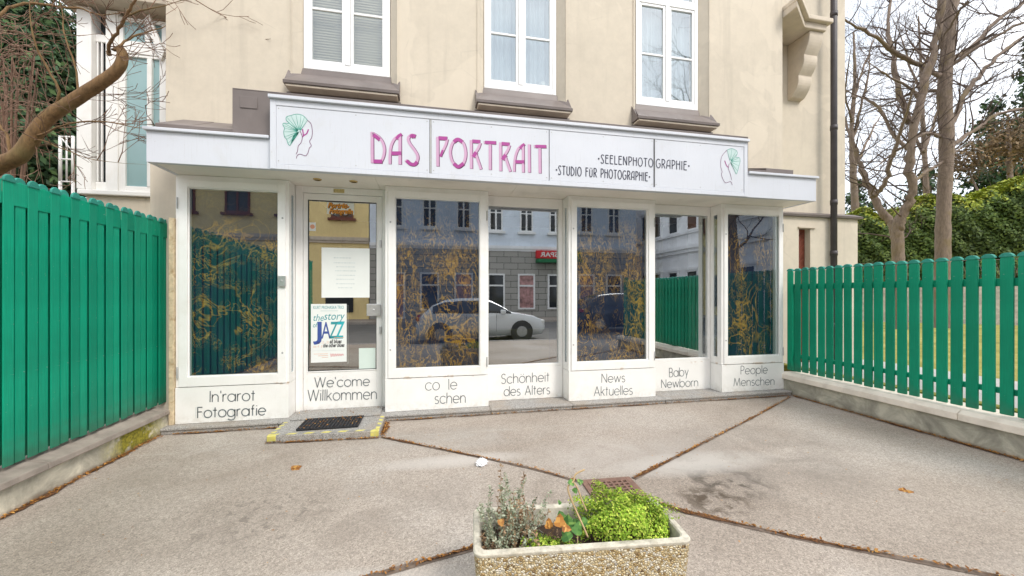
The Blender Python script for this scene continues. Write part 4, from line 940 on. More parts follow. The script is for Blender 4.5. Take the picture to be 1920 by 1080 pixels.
def arched(m, x0, x1, y0, y1, z0, z1, rise, mi=0, capmi=None):
    """a board facing X with a rounded top"""
    pts = [(x0, y0, z0), (x0, y1, z0)] + [(x0, (y0 + y1) / 2 + (y1 - y0) / 2 * math.cos(R(a)), z1 - rise + rise * math.sin(R(a))) for a in range(0, 181, 20)]
    m.prism(pts, (x1 - x0, 0, 0), mi)
lf = thing("closed_fence", "tall closed green wooden fence with rounded board tops beside the bent pruned tree", "fence", (-2.85, 2.2, .26))
Y0 = 3.497 - .172 * 22
proto = {}
jr = random.Random(12)
def boardcopy(kind, y):
    if kind not in proto:
        m = MB()
        if kind == 'front': arched(m, -2.800, -2.808, -.0365, .0365, .285, 2.25, .035)
        else: arched(m, -2.809, -2.824, -.035, .035, .285, 2.235, .05)
        xa, xb = (-2.793, -2.8095) if kind == 'front' else (-2.810, -2.834)
        cm = MB(); cm.prism([(xa, .042 * math.cos(R(a)), 2.215 + .05 * math.sin(R(a))) for a in range(0, 181, 18)], (xb - xa, 0, 0))
        proto[kind] = m.obj("board", M['green'], lf, bevel=.004); proto[kind].location = (0, y, 0); c = proto[kind]; proto[kind + 'cap'] = cm.obj('cap', M['greencap'], c, bevel=.004)
    else:
        c = proto[kind].copy(); COL.objects.link(c); c.location = (0, y + jr.gauss(0, .0015), jr.gauss(0, .003)); c.rotation_euler.x = jr.gauss(0, .0012); d = proto[kind + 'cap'].copy(); COL.objects.link(d); d.parent = c
    return c
# the empty sits at an offset, so keep children in world space by moving the empty back afterwards
yb = 3.464; ys = []
k = 0
while True:
    y = yb + .1715 * k
    if y > 4.86: break
    ys.append(y); k += 1
k = 1
while yb - .1715 * k > -.2: ys.append(yb - .1715 * k); k += 1
for y in ys:
    boardcopy('front', y); boardcopy('back', y + .0895)
for y in ys:
    pass
MB().box(-2.840, -2.8615, -.25, 4.925, 2.04, 2.15).obj("rail", M['green'], lf)
for y in ys: MB().box(-2.8025, -2.8085, y + .0368, y + .1715 - .0368, 2.06, 2.222).obj("rail_block", M['green'], lf, bevel=.003)
MB().box(-2.862, -2.88, -.25, 4.925, .285, 2.12).obj("backing_boards", M['green'], lf)
MB().box(-2.93, -2.85, 3.05, 3.13, .262, 2.1).box(-2.93, -2.85, -.2, -.12, .262, 2.1).obj("post", M['green'], lf, bevel=.006)

rf = thing("picket_fence", "open green picket fence with round-topped slats standing on pale coping", "fence", (5.18, 2.2, .33))
PW = .0875; pit = .1158; ys = [4.795 - pit * k for k in range(0, 43)]
m = MB(); arched(m, 5.15, 5.176, -PW / 2, PW / 2, .343, 1.80, .034); pk = m.obj("picket", M['greendark'], rf, bevel=.006)
m = MB(); pts = [(5.144, (PW / 2 + .004) * math.cos(R(a)), 1.788 + .040 * math.sin(R(a))) for a in range(0, 181, 18)]; m.prism(pts, (.038, 0, 0)); pc = m.obj("cap", M['greencap'], pk, bevel=.004)
first = True
for i, y in enumerate(ys):
    if 19.5 < i < 21.5: pass
    if first: pk.location = (0, y, 0); first = False; continue
    c = pk.copy(); COL.objects.link(c); c.location = (0, y + jr.gauss(0, .002), jr.gauss(0, .003)); c.rotation_euler.x = jr.gauss(0, .0018)
    d = pc.copy(); COL.objects.link(d); d.parent = c
MB().box(5.178, 5.21, -.2, 4.86, 1.525, 1.60).box(5.178, 5.21, -.2, 4.86, .53, .585).obj("rail", M['greendark'], rf, bevel=.004)
MB().box(5.178, 5.28, 2.39, 2.49, .327, 1.76).box(5.178, 5.28, 4.74, 4.82, .327, 1.6).box(5.178, 5.28, -.25, -.16, .327, 1.9).obj("post", M['greendark'], rf, bevel=.006)
for e in (lf, rf, house, shop, sign, stp, lw_, rw_):
    pass

# ------------------------------------------------------------------ drain grate
gr = thing("drain_grate", "square rusty cast iron drain grate where the gutters meet", "drain grate", (1.33, 2.64, 0))
m = MB(); cx, cy = 1.325, 2.655; ux = Vector((.998, -.06, 0)); uy = Vector((.06, .998, 0)); hw = .20
P = lambda u, v, z: tuple(Vector((cx, cy, z)) + ux * u + uy * v)
def gbox(m, u0, u1, v0, v1, z0, z1): m.prism([P(u0, v0, z0), P(u1, v0, z0), P(u1, v1, z0), P(u0, v1, z0)], (0, 0, z1 - z0))
for i in range(8): u = -hw + .05 + (2 * hw - .1) * i / 7; gbox(m, u - .008, u + .008, -hw + .041, hw - .041, .006, .016)
for i in range(8): u = -hw + .05 + (2 * hw - .1) * i / 7; gbox(m, -hw + .041, hw - .041, u - .009, u + .009, .006, .015)
m.obj("grille", M['rust'], gr)
m = MB(); gbox(m, -hw, -hw + .04, -hw, hw, .001, .014); gbox(m, hw - .04, hw, -hw, hw, .001, .014); gbox(m, -hw + .04, hw - .04, -hw, -hw + .04, .001, .014); gbox(m, -hw + .04, hw - .04, hw - .04, hw, .001, .014)
m.obj("frame", M['rust'], gr, bevel=.003)
m = MB(); gbox(m, -hw + .04, hw - .04, -hw + .04, hw - .04, .001, .0045); m.obj("pit", M['black'], gr)

# ------------------------------------------------------------------ planter with its plants
ZP = .38
c0, c1 = AZ(887, 1041, ZP), AZ(1302, 1013, ZP)
ax = (c1 - c0).normalized(); ay = Vector((-ax.y, ax.x, 0)); PL = (c1 - c0).length; PD = .36
pl = thing("planter", "rectangular pebble concrete planter full of plants on the forecourt", "planter", tuple(c0 + ax * PL / 2 + ay * PD / 2 - Vector((0, 0, ZP))))
def PP(u, v, z): return tuple(Vector((c0.x, c0.y, 0)) + ax * u + ay * v + Vector((0, 0, z)))
def rrect(u0, u1, v0, v1, r, z, n=5):
    o_ = []
    for (cu, cv, a0) in ((u1 - r, v1 - r, 0), (u0 + r, v1 - r, 90), (u0 + r, v0 + r, 180), (u1 - r, v0 + r, 270)):
        for i in range(n + 1): a = R(a0 + 90 * i / n); o_.append(PP(cu + r * math.cos(a), cv + r * math.sin(a), z))
    return o_
def loft(m, loops, mi=0, close=(False, False), sm=False):
    for A, B in zip(loops, loops[1:]):
        k = len(A)
        for i in range(k): j = (i + 1) % k; m.face([A[i], A[j], B[j], B[i]], mi, sm)
    if close[0]: m.face(loops[0][::-1], mi)
    if close[1]: m.face(loops[-1], mi)
m = MB(); loft(m, [rrect(.03, PL - .03, .03, PD - .03, .03, .0015), rrect(.004, PL - .004, .004, PD - .004, .035, ZP - .018)], 0, (True, False)); m.obj("trough", M['pebble'], pl)
m = MB(); loft(m, [rrect(.003, PL - .003, .003, PD - .003, .036, ZP - .018), rrect(.001, PL - .001, .001, PD - .001, .038, ZP - .010), rrect(.001, PL - .001, .001, PD - .001, .038, ZP - .006), rrect(.006, PL - .006, .006, PD - .006, .038, ZP),
    rrect(.028, PL - .028, .028, PD - .028, .03, ZP), rrect(.034, PL - .034, .034, PD - .034, .03, ZP - .006), rrect(.05, PL - .05, .05, PD - .05, .03, ZP - .16)]); m.obj("rim", M['pot'], pl)
m = MB(); rr = random.Random(2); nx, ny = 40, 14
for j in range(ny + 1):
    for i in range(nx + 1):
        u = .045 + (PL - .09) * i / nx; v = .045 + (PD - .09) * j / ny; m.v.append(PP(u, v, ZP - .085 + rr.uniform(-.012, .012)))
for j in range(ny):
    for i in range(nx): a = j * (nx + 1) + i; m.f.append([a, a + 1, a + nx + 2, a + nx + 1]); m.mi.append(0); m.smooth.append(True)
m.obj("soil", M['soil'], pl)
def sprig(m, p, d, L, rr, leafs, ls, mi_stem=0, mi_leaf=1, dens=60, r=.0016):
    p = Vector(p); d = Vector(d).normalized(); pts = [p.copy()]; k = 7
    for i in range(k):
        d = (d + Vector((rr.gauss(0, .10), rr.gauss(0, .10), .04))).normalized(); p = p + d * L / k; pts.append(p.copy())
    m.tube(pts, [r * (1 - .6 * i / k) for i in range(k + 1)], 4, mi_stem)
    for i in range(int(L * dens * leafs)):
        t = rr.uniform(.15, 1) * k; a = int(min(k - 1, t)); q = pts[a].lerp(pts[a + 1], t - a)
        w = Vector((rr.gauss(0, 1), rr.gauss(0, 1), rr.gauss(.6, .6))).normalized(); s_ = ls * rr.uniform(.6, 1.2); b = w.cross(Vector((rr.gauss(0, 1), rr.gauss(0, 1), rr.gauss(0, 1)))).normalized() * s_ * .16
        m.face([q - b, q + w * s_ * .5 - b * 1.3, q + w * s_, q + w * s_ * .5 + b * 1.3], mi_leaf)
# grey-green heather at the left
m = MB(); dry = MB(); rr = random.Random(11)
for i in range(72):
    u, v = rr.gauss(.175, .07), rr.gauss(.16, .06); u = max(.06, min(.36, u)); v = max(.07, min(.29, v))
    L = rr.uniform(.09, .25) * (1.3 if abs(u - .15) < .05 else .85)
    tgt = dry if rr.random() < .38 else m
    sprig(tgt, PP(u, v, ZP - .09), ax * rr.gauss(0, .35) + ay * rr.gauss(.05, .3) + Vector((0, 0, 1)), L, rr, 5.0, .017, 0, 1, 62, .0012)
hb = thing("heather_plant", "feathery grey green heather with dry sprigs at one end of the planter", "plant", PP(.17, .16, ZP - .09))
m.obj("sprigs", [M['heathdry'], M['heath']], hb); dry.obj("dry_sprigs", [M['heathdry'], M['heathdry']], hb)
# bright small-leaved bush at the right
def mound(name, cu, cv, ru, rv, hz, n, ls, mtl, rr, zb=ZP - .09, hollow=.55):
    m = MB()
    for i in range(n):
        a = rr.uniform(0, 2 * PI); t = math.sqrt(rr.uniform(0, 1)); h_ = (1 - t ** 3.2) ** .5
        lump = 1 + .13 * math.sin(a * 3 + 1) + .10 * math.sin(a * 7 + t * 9) + .07 * math.sin(t * 16 + a * 5)
        f = rr.uniform(hollow, 1.0) ** .6
        uu, vv = cu + ru * t * math.cos(a) * lump * f, cv + rv * t * math.sin(a) * lump * f; z_ = zb + .02 + hz * h_ * lump * f * (1 - .25 * (uu - cu + .1) ** 2 / ru ** 2)
        if z_ < ZP - .004 + (.03 if vv < .1 else 0): uu, vv = min(max(uu, .05), PL - .05), min(max(vv, .05), PD - .05)
        p = Vector(PP(uu, vv, z_))
        nrm = Vector((math.cos(a) * t, math.sin(a) * t, h_ + .3)) + Vector((rr.gauss(0, .45), rr.gauss(0, .45), rr.gauss(0, .45))); nrm.normalize()
        b = nrm.orthogonal().normalized(); b.rotate(Matrix.Rotation(rr.uniform(0, 6.3), 3, nrm)); c = nrm.cross(b); s_ = ls * rr.uniform(.55, 1.2)
        m.face([p - b * s_, p + c * s_ * .6 + nrm * s_ * .15, p + b * s_, p - c * s_ * .6 + nrm * s_ * .15])
    return m.obj(name, mtl)
rr = random.Random(4)
tag(mound("leafy_bush", .73, .20, .275, .20, .178, 9500, .0074, M['bush'], rr), "bright lime green small-leaved bush filling half of the planter", "plant")
tag(mound("ground_cover", .34, .085, .16, .05, .075, 900, .007, M['bush'], rr), "low tuft of lime green ground cover below the heather in the planter", "plant")
# ivy: bent pale stems with a few leaves
iv = thing("ivy_plant", "bare bent ivy stem with two green leaves in the middle of the planter", "plant", PP(.48, .1, ZP - .09))
m = MB(); T_ = lambda px, py, t: AT(px, py, t)
s1 = [AT(860 + a / 3.856, 800 + b / 3.856, 1.74 + k * .005) for k, (a, b) in enumerate([(935, 800), (900, 720), (850, 610), (800, 490), (792, 430), (830, 395), (845, 345), (910, 310)])]
s2 = [AT(860 + a / 3.856, 800 + b / 3.856, 1.76) for a, b in [(925, 610), (890, 530), (862, 450), (835, 405)]]
m.tube(smooth([tuple(p) for p in s1], 4), .0042, 6); m.tube(smooth([tuple(p) for p in s2], 4), .0035, 6); m.obj("stem", M['stem'], iv)
def bigleaf(m, p, nrm, dirv, s, mi=0):
    nrm = Vector(nrm).normalized(); t = (Vector(dirv) - nrm * Vector(dirv).dot(nrm)).normalized(); b = nrm.cross(t); p = Vector(p)
    out = [(-.0, 0), (.12, .42), (.35, .5), (.5, .34), (.72, .3), (1, 0)]
    L = [p + t * (u * s) + b * (w * s) - nrm * (abs(w) * s * .18) for u, w in out]; Rr = [p + t * (u * s) - b * (w * s) - nrm * (abs(w) * s * .18) for u, w in out]
    for i in range(len(out) - 1):
        a, c = p + t * out[i][0] * s, p + t * out[i + 1][0] * s
        m.face([a, c, L[i + 1], L[i]], mi); m.face([a, Rr[i], Rr[i + 1], c], mi)
m = MB(); rr = random.Random(6)
for (a, b, s, t) in ((835, 400, .034, 1.765), (860, 402, .030, 1.77), (835, 440, .028, 1.765), (740, 562, .022, 1.76)):
    bigleaf(m, AT(860 + a / 3.856, 800 + b / 3.856, t), (rr.gauss(0, .3), -.7, .7), (rr.gauss(0, 1), .2, rr.gauss(0, .5)), s)
m.obj("leaves", M['ivy'], iv)
iv2 = thing("ivy_clump", "dark upright ivy leaves low in the middle of the planter", "plant", PP(.44, .1, ZP - .09))
m = MB()
for (a, b, s, t, dz) in ((760, 650, .040, 1.76, 1), (800, 700, .050, 1.73, 1), (850, 740, .046, 1.71, .8), (800, 780, .048, 1.70, .9), (875, 700, .042, 1.75, 1), (925, 690, .036, 1.76, 1), (745, 700, .034, 1.77, 1)):
    p = AT(860 + a / 3.856, 800 + b / 3.856, t); p.z -= s * .6
    bigleaf(m, p, (rr.gauss(0, .35), -.9, .35), (rr.gauss(0, .35), .1, dz), s * 1.25); 
m.obj("leaves", M['ivy'], iv2)
m = MB()
for (a, b, t) in ((760, 690, 1.76), (800, 740, 1.73), (860, 760, 1.72)): p = AT(860 + a / 3.856, 800 + b / 3.856, t); m.tube([p, (p.x, p.y, ZP - .1)], .0022, 5)
m.obj("stem", M['stem'], iv2)
# big dead leaves caught in the planter and one on the asphalt, the tissue
def deadleaf(label, p, s, nrm, dirv, seed):
    m = MB(); rr = random.Random(seed); bigleaf(m, p, nrm, dirv, s); bigleaf(m, Vector(p) + Vector((s * .15, .005, .004)), (rr.gauss(0, .5), -.5, .8), (rr.gauss(0, 1), rr.gauss(0, 1), .3), s * .8)
    return tag(m.obj("dead_leaf", M['deadleaf']), label, "leaf", "fallen leaves")
deadleaf("orange dead leaf among the heather stems in the planter", AT(860 + 290 / 3.856, 800 + 710 / 3.856, 1.60), .032, (0, -.8, .6), (.5, 0, .5), 1)
deadleaf("curled orange dead leaf against the planter's back rim", AT(860 + 660 / 3.856, 800 + 740 / 3.856, 1.70), .045, (.2, -.9, .3), (0, 0, 1), 2)
deadleaf("large rust dead leaf beside the ivy in the planter", AT(860 + 735 / 3.856, 800 + 730 / 3.856, 1.68), .055, (.1, -.9, .3), (.1, 0, 1), 3)
deadleaf("big brown curled leaf lying on open asphalt before the step", AZ(545, 878, .012), .085, (.1, -.2, .95), (.9, .4, .05), 4)
deadleaf("thin tan leaf lying alone on asphalt near the picket fence wall", AZ(1700, 922, .006), .06, (0, -.3, .95), (1, -.1, .0), 5)
def crumple(name, p, s, label, cat, seed):
    bm = bmesh.new(); bmesh.ops.create_icosphere(bm, subdivisions=3, radius=s); rr = random.Random(seed)
    for v in bm.verts:
        n_ = v.co.normalized(); k = 1 + .35 * math.sin(n_.x * 5 + seed) * math.sin(n_.y * 6 + 1) + .22 * math.sin(n_.z * 11 + n_.x * 8) + rr.uniform(-.12, .12)
        v.co *= k; v.co.z *= .7
        if v.co.z < -s * .55: v.co.z = -s * .55
    me = bpy.data.meshes.new(name); bm.to_mesh(me); bm.free(); me.materials.append(M['tissue'])
    o = bpy.data.objects.new(name, me); COL.objects.link(o); o.location = (p.x, p.y, s * .55 + .002); return tag(o, label, cat)
crumple("paper_tissue", AZ(903, 872, .0), .04, "crumpled white paper tissue lying on the gutter before the planter", "tissue", 3)
tag(mound("grass_tuft", -9, -9, .01, .01, .01, 2, .005, M['bush'], rr), "x", "plant") if False else None

# ------------------------------------------------------------------ trees
def branch(m, p, d, L, r, lvl, rr, maxl, spread=.75, up=.06, kids=4, mi=0, decay=.62):
    p = Vector(p); d = Vector(d).normalized(); k = max(3, min(8, int(L / .18))); pts = [p.copy()]; ds = [d.copy()]
    for i in range(k):
        d = (d + Vector((rr.gauss(0, .16), rr.gauss(0, .16), rr.gauss(up, .14)))).normalized(); p = p + d * L / k; pts.append(p.copy()); ds.append(d.copy())
    m.tube(pts, [max(.0028, r * (1 - .72 * i / k)) for i in range(k + 1)], 5 if r > .02 else 3, mi, False)
    if lvl >= maxl: return
    for q in range(kids):
        t = rr.uniform(.2, 1) * k; a = int(min(k - 1, t)); o_ = pts[a].lerp(pts[a + 1], t - a)
        ax_ = Vector((rr.gauss(0, 1), rr.gauss(0, 1), rr.gauss(0, 1))); ax_ = (ax_ - ds[a] * ax_.dot(ds[a])).normalized()
        branch(m, o_, ds[a] + ax_ * rr.uniform(.5, 1.1) * spread, L * rr.uniform(.42, .78), r * .5 * (1 - .5 * t / k), lvl + 1, rr, maxl, spread, up, kids, mi, decay)
def bare_tree(name, label, t, trunk, limbs, seed, twig=1.6, kids=4, maxl=3, barkm='bark', group=None, dens=2.2):
    """trunk and limbs traced as (px, py, radius px) at forward distance t, with depth added along the limbs"""
    rr = random.Random(seed); sc = t / F * math.cos(math.atan((trunk[1][0] - 960) / F))
    base = AT(trunk[0][0], trunk[0][1], t); o = thing(name, label, "tree", (base.x, base.y, base.z), group)
    m = MB(); pts = [AT(a, b, t) for a, b, _ in trunk]; rad = [c * sc for _, _, c in trunk]
    g = (pts[0].x, pts[0].y, .1); sp_ = smooth([g] + [tuple(p) for p in pts], 8); rd = [rad[0] * 1.3] + rad
    m.tube(sp_, [rd[min(len(rd) - 1, i // 8)] * (1 - (i % 8) / 8) + rd[min(len(rd) - 1, i // 8 + 1)] * ((i % 8) / 8) for i in range(len(sp_))], 18)
    cr = MB()
    for li, L in enumerate(limbs):
        dep = rr.uniform(-.12, .12); P = []
        for i, (a, b, c) in enumerate(L): P.append((AT(a, b, t * (1 + dep * i / max(1, len(L) - 1))), c * sc))
        d0 = (P[0][0] - P[1][0]).normalized(); d1 = (P[-1][0] - P[-2][0]).normalized()
        P = [(P[0][0] + d0 * P[0][1] * .8, P[0][1] * 1.15)] + P + [(P[-1][0] + d1 * twig * .7 + Vector((rr.gauss(0, .1), rr.gauss(0, .1), .08)), P[-1][1] * .18)]
        sm_ = smooth([tuple(p) for p, _ in P], 4); rs = [P[min(len(P) - 1, i // 4)][1] * (1 - (i % 4) / 4) + P[min(len(P) - 1, i // 4 + 1)][1] * ((i % 4) / 4) for i in range(len(sm_))]
        jt = [Vector(q) + Vector((rr.gauss(0, 1), rr.gauss(0, 1), rr.gauss(0, 1))) * min(.03, rs[i] * .35) for i, q in enumerate(sm_)]
        m.tube(jt, [c * rr.uniform(.92, 1.1) for c in rs], 9)
        for (p, c), (q, e) in zip(P, P[1:]):
            l = (q - p).length; k = max(1, int(l * dens))
            for z in range(k):
                f = rr.random(); d = (q - p).normalized(); ax_ = Vector((rr.gauss(0, 1), rr.gauss(0, 1), rr.gauss(.1, 1))); ax_ = (ax_ - d * ax_.dot(d)).normalized()
                branch(cr, p.lerp(q, f), d * .5 + ax_, twig * rr.uniform(.5, 1.2), max(.006, min(.03, c * .4)), 1, rr, maxl, kids=kids)
    for i, v in enumerate(m.v):
        q = Vector(v); d_ = noise.noise_vector(q * 3.1) * (.0016 * t) + noise.noise_vector(q * 9) * (.0007 * t); m.v[i] = tuple(q + d_)
    m.obj("trunk", M[barkm], o); cr.obj("crown", M['twig'] if barkm == 'bark' else M['twigred'], o); return o
bare_tree("bare_tree", "tall straight bare tree with one pale trunk before the hedge", 13.5,
    [(1767, 510, 17), (1769, 400, 15), (1775, 259, 15.5), (1771, 167, 15), (1780, 55, 14), (1785, 0, 12), (1790, -90, 9)],
    [[(1765, 143, 6), (1725, 122, 5.5), (1677, 96, 5), (1632, 63, 4), (1588, 39, 2.5)], [(1766, 255, 5), (1735, 252, 4.5), (1700, 270, 3), (1660, 300, 2)],
     [(1780, 240, 7), (1814, 170, 6), (1840, 137, 5), (1877, 100, 4.5), (1918, 70, 4), (1990, 20, 2)], [(1785, 111, 6), (1832, 78, 5.5), (1877, 30, 5), (1918, 7, 4), (1990, -40, 2)],
     [(1782, 278, 6), (1825, 244, 5), (1870, 215, 4.5), (1920, 204, 4), (1990, 215, 2)], [(1773, 170, 5), (1721, 172, 4), (1677, 189, 3), (1640, 205, 2)], [(1785, 120, 5), (1850, 78, 4), (1918, 42, 3)],
     [(1772, 90, 8), (1762, 40, 7), (1764, -20, 5)], [(1786, 30, 7), (1800, -10, 5), (1822, -60, 3)]], 21, 1.7, dens=3.4)
bare_tree("bare_tree", "forked bare tree splitting low into two leaning limbs beside the house", 13.0,
    [(1686, 515, 13.5), (1684, 487, 13), (1683, 443, 13), (1683, 425, 12), (1684, 412, 9), (1685, 402, 4)],
    [[(1683, 447, 10), (1676, 425, 10), (1667, 410, 9.5), (1647, 388, 9), (1629, 351, 8), (1619, 326, 7), (1610, 300, 6), (1597, 262, 5), (1588, 235, 3)], [(1684, 447, 10), (1688, 422, 10), (1695, 400, 10), (1706, 371, 9.5), (1705, 330, 9), (1704, 296, 9), (1714, 237, 9), (1736, 148, 8), (1755, 81, 6.5), (1766, 22, 5), (1772, -40, 3)],
     [(1702, 225, 7), (1690, 185, 6.5), (1681, 148, 6), (1670, 93, 6), (1666, 50, 4), (1670, 0, 3), (1672, -50, 2)], [(1640, 365, 6), (1658, 345, 5.5), (1667, 310, 5), (1677, 285, 4.5), (1686, 250, 4), (1696, 225, 3)],
     [(1699, 275, 5), (1675, 250, 4.5), (1651, 207, 4), (1630, 190, 3), (1610, 181, 2)], [(1712, 340, 4.5), (1740, 322, 4), (1766, 303, 3.5), (1800, 280, 2)], [(1725, 190, 4), (1700, 160, 3), (1660, 140, 2)], [(1745, 110, 4), (1775, 60, 3), (1800, 20, 2)]], 22, 1.5, dens=3.4)
# far bare trees filling the sky
bare_tree("bare_tree", "slim far bare tree close beside the drainpipe corner", 21, [(1604, 420, 8), (1600, 330, 7), (1597, 240, 5), (1603, 150, 3.5), (1600, 60, 2)],
    [[(1600, 320, 4), (1620, 280, 3), (1640, 235, 2)], [(1598, 260, 4), (1615, 200, 3), (1628, 140, 2)], [(1602, 180, 3), (1622, 120, 2), (1640, 70, 1.2)], [(1598, 230, 3), (1585, 180, 2), (1590, 130, 1.2)]], 23, 1.9, dens=3.6)
bare_tree("bare_tree", "far bare tree showing between the two big trunks", 24, [(1738, 420, 7), (1735, 320, 6), (1730, 220, 4.5), (1726, 120, 3), (1722, 30, 1.5)],
    [[(1734, 300, 4), (1715, 250, 3), (1690, 200, 2)], [(1733, 280, 4), (1755, 220, 3), (1775, 160, 2)], [(1728, 180, 3), (1705, 120, 2), (1690, 70, 1.2)], [(1727, 140, 3), (1745, 90, 2), (1755, 40, 1.2)]], 24, 2.0, dens=3.0)
# leaf clouds
def leafcloud(m, c, rad, n, ls, rr, mi=0, shell=.35, up=0):
    c = Vector(c); rad = Vector(rad); off = rr.uniform(0, 10)
    for i in range(n):
        d = Vector((rr.gauss(0, 1), rr.gauss(0, 1), rr.gauss(0, 1))).normalized()
        lump = 1 + .2 * math.sin(d.x * 4 + off) * math.sin(d.z * 5 + off) + .12 * math.sin(d.y * 9 + d.z * 8 + off)
        f = (shell + (1 - shell) * rr.random()) * lump; p = c + Vector((d.x * rad.x, d.y * rad.y, d.z * rad.z)) * f
        nrm = (d + Vector((rr.gauss(0, .5), rr.gauss(0, .5), rr.gauss(up, .5)))).normalized(); b = nrm.orthogonal().normalized(); b.rotate(Matrix.Rotation(rr.uniform(0, 6.3), 3, nrm)); w = nrm.cross(b); s_ = ls * rr.uniform(.5, 1.3)
        m.face([p - b * s_, p + w * s_ * .5, p + b * s_, p - w * s_ * .5], mi)
# hedge: leaves over a long bank whose top rises to the right
rr = random.Random(31); m = MB(); tip = MB()
h0, h1 = Vector((AT(1560, 480, 19).x, AT(1560, 480, 19).y, .3)), Vector((AT(2150, 480, 15).x, AT(2150, 480, 15).y, .3)); hd = (h1 - h0); hn = Vector((hd.y, -hd.x, 0)).normalized(); hn = -hn if hn.dot(Vector((0, -1, 0))) < 0 else hn
def htop(t): return 5.0 + 1.5 * t + .18 * math.sin(t * 23) + .12 * math.sin(t * 61 + 1)
for i in range(64000):
    t = rr.random(); face = rr.random(); top = htop(t); dep = rr.uniform(0, 1.0)
    if face < .74:
        z = .3 + (top - .3) * rr.random() ** .85; out_ = rr.uniform(-.35, .10) + .16 * math.sin(t * 47 + z * 2.1) * math.sin(z * 3.3 + t * 19) + (0 if z < top - .6 else -(z - top + .6) * .55); nrm = hn + Vector((rr.gauss(0, .5), rr.gauss(0, .5), rr.gauss(.45, .5)))
    else:
        z = top + rr.uniform(-.2, .12); out_ = -rr.uniform(.2, 1.6); nrm = Vector((rr.gauss(0, .5), rr.gauss(0, .5), 1))
    p = h0 + hd * t + hn * (out_ + .8); p.z = z; nrm.normalize(); b = nrm.orthogonal().normalized(); b.rotate(Matrix.Rotation(rr.uniform(0, 6.3), 3, nrm)); w = nrm.cross(b); s_ = rr.uniform(.04, .10)
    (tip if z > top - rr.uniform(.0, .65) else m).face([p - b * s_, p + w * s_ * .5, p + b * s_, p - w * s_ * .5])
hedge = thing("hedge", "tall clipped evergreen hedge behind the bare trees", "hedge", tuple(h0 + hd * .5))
m.obj("foliage", M['hedge'], hedge); tip.obj("lit_foliage", M['hedgelit'], hedge)
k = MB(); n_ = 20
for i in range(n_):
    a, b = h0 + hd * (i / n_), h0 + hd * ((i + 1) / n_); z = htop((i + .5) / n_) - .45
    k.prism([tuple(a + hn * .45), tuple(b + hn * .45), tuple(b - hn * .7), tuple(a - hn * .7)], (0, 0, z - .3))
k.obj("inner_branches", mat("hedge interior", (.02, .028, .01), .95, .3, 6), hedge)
def leafy_tree(name, label, base, th, blobs, mtl, n, ls, seed, tr=.25, group=None):
    rr = random.Random(seed); o = thing(name, label, "tree", base, group)
    t = MB(); t.tube([base, (base[0] + .1, base[1], base[2] + th * .5), (base[0], base[1] + .1, base[2] + th)], [tr, tr * .7, tr * .25], 8)
    m = MB()
    for (c, r_) in blobs:
        leafcloud(m, c, r_, int(n * r_[0] * r_[2]), ls, rr, up=.3)
        t.tube([(base[0], base[1], base[2] + th * .4), tuple(Vector(base).lerp(Vector(c), .5) + Vector((0, 0, th * .15))), c], [tr * .4, tr * .25, .03], 5)
    t.obj("trunk", M['bark'], o); m.obj("crown", mtl, o); return o
def tiers(px, py, t, h, w, k, rr):
    top = AT(px, py, t); o_ = []
    for i in range(k):
        f = i / (k - 1); ww = w * (.25 + .75 * f); o_.append(((top.x + rr.uniform(-.2, .2) * ww, top.y + rr.uniform(-.2, .2) * ww, top.z - h * f), (ww, ww, h / k * .8)))
    return o_, (top.x, top.y, .3), top.z
rr = random.Random(41)
for (px, py, t, h, w, k, lab) in ((1862, 200, 26, 6, 2.6, 6, "dark broad conifer behind the hedge"), (1935, 90, 24, 9, 2.6, 7, "tallest dark conifer rising behind the hedge"), (1745, 325, 30, 4, 3.0, 5, "low far dark conifer just over the hedge"), (1610, 345, 30, 3, 2.0, 4, "smallest far conifer nearest the drainpipe above the hedge")):
    bl, bs, th = tiers(px, py, t, h, w, k, rr); leafy_tree("conifer", lab, bs, th, bl, M['fir'], 420, .16, int(px), .28, "conifers behind the hedge")
p = AT(1895, 265, 20.5)
leafy_tree("copper_tree", "rusty brown leafed tree rising between hedge and conifers", (p.x, p.y, .3), p.z + .5, [((p.x, p.y, p.z), (2.2, 1.6, 1.6)), ((p.x - 1.5, p.y + 1, p.z - .8), (1.5, 1.2, 1.2))], M['rusty'], 700, .09, 9)
p = AT(1612, 325, 19)
# garden wall and wire fence before the hedge
g0, g1 = AT(1560, 540, 17.2), AT(2100, 540, 13.4); d_ = (g1 - g0).normalized(); nn_ = Vector((d_.y, -d_.x, 0))
m = MB().prism([(g0.x, g0.y, .3), (g1.x, g1.y, .3), (g1.x + .3, g1.y + .3, .3), (g0.x + .3, g0.y + .3, .3)], (0, 0, 1.55)); tag(m.obj("stone_wall", M['stone'], None), "rough pale stone wall at the foot of the hedge behind the pickets", "wall")
wf = thing("wire_fence", "rusty wire mesh fence on top of the stone wall by the hedge", "fence", (g0.x, g0.y, 1.85))
m = MB(); L = (g1 - g0).length
for i in range(int(L / .22)): q = g0 + d_ * (i * .22); m.tube([(q.x, q.y, 1.85), (q.x + d_.x * .22, q.y + d_.y * .22, 2.75)], .006, 3); m.tube([(q.x + d_.x * .22, q.y + d_.y * .22, 1.85), (q.x, q.y, 2.75)], .006, 3)
m.tube([(g0.x, g0.y, 2.76), (g1.x, g1.y, 2.76)], .012, 4); m.obj("mesh", M['wire'], wf)
m = MB()
for i in range(int(L / 2.4) + 1): q = g0 + d_ * (i * 2.4); m.cyl((q.x, q.y, 1.8), (q.x, q.y, 2.8), .025, 8)
m.obj("post", M['wire'], wf)

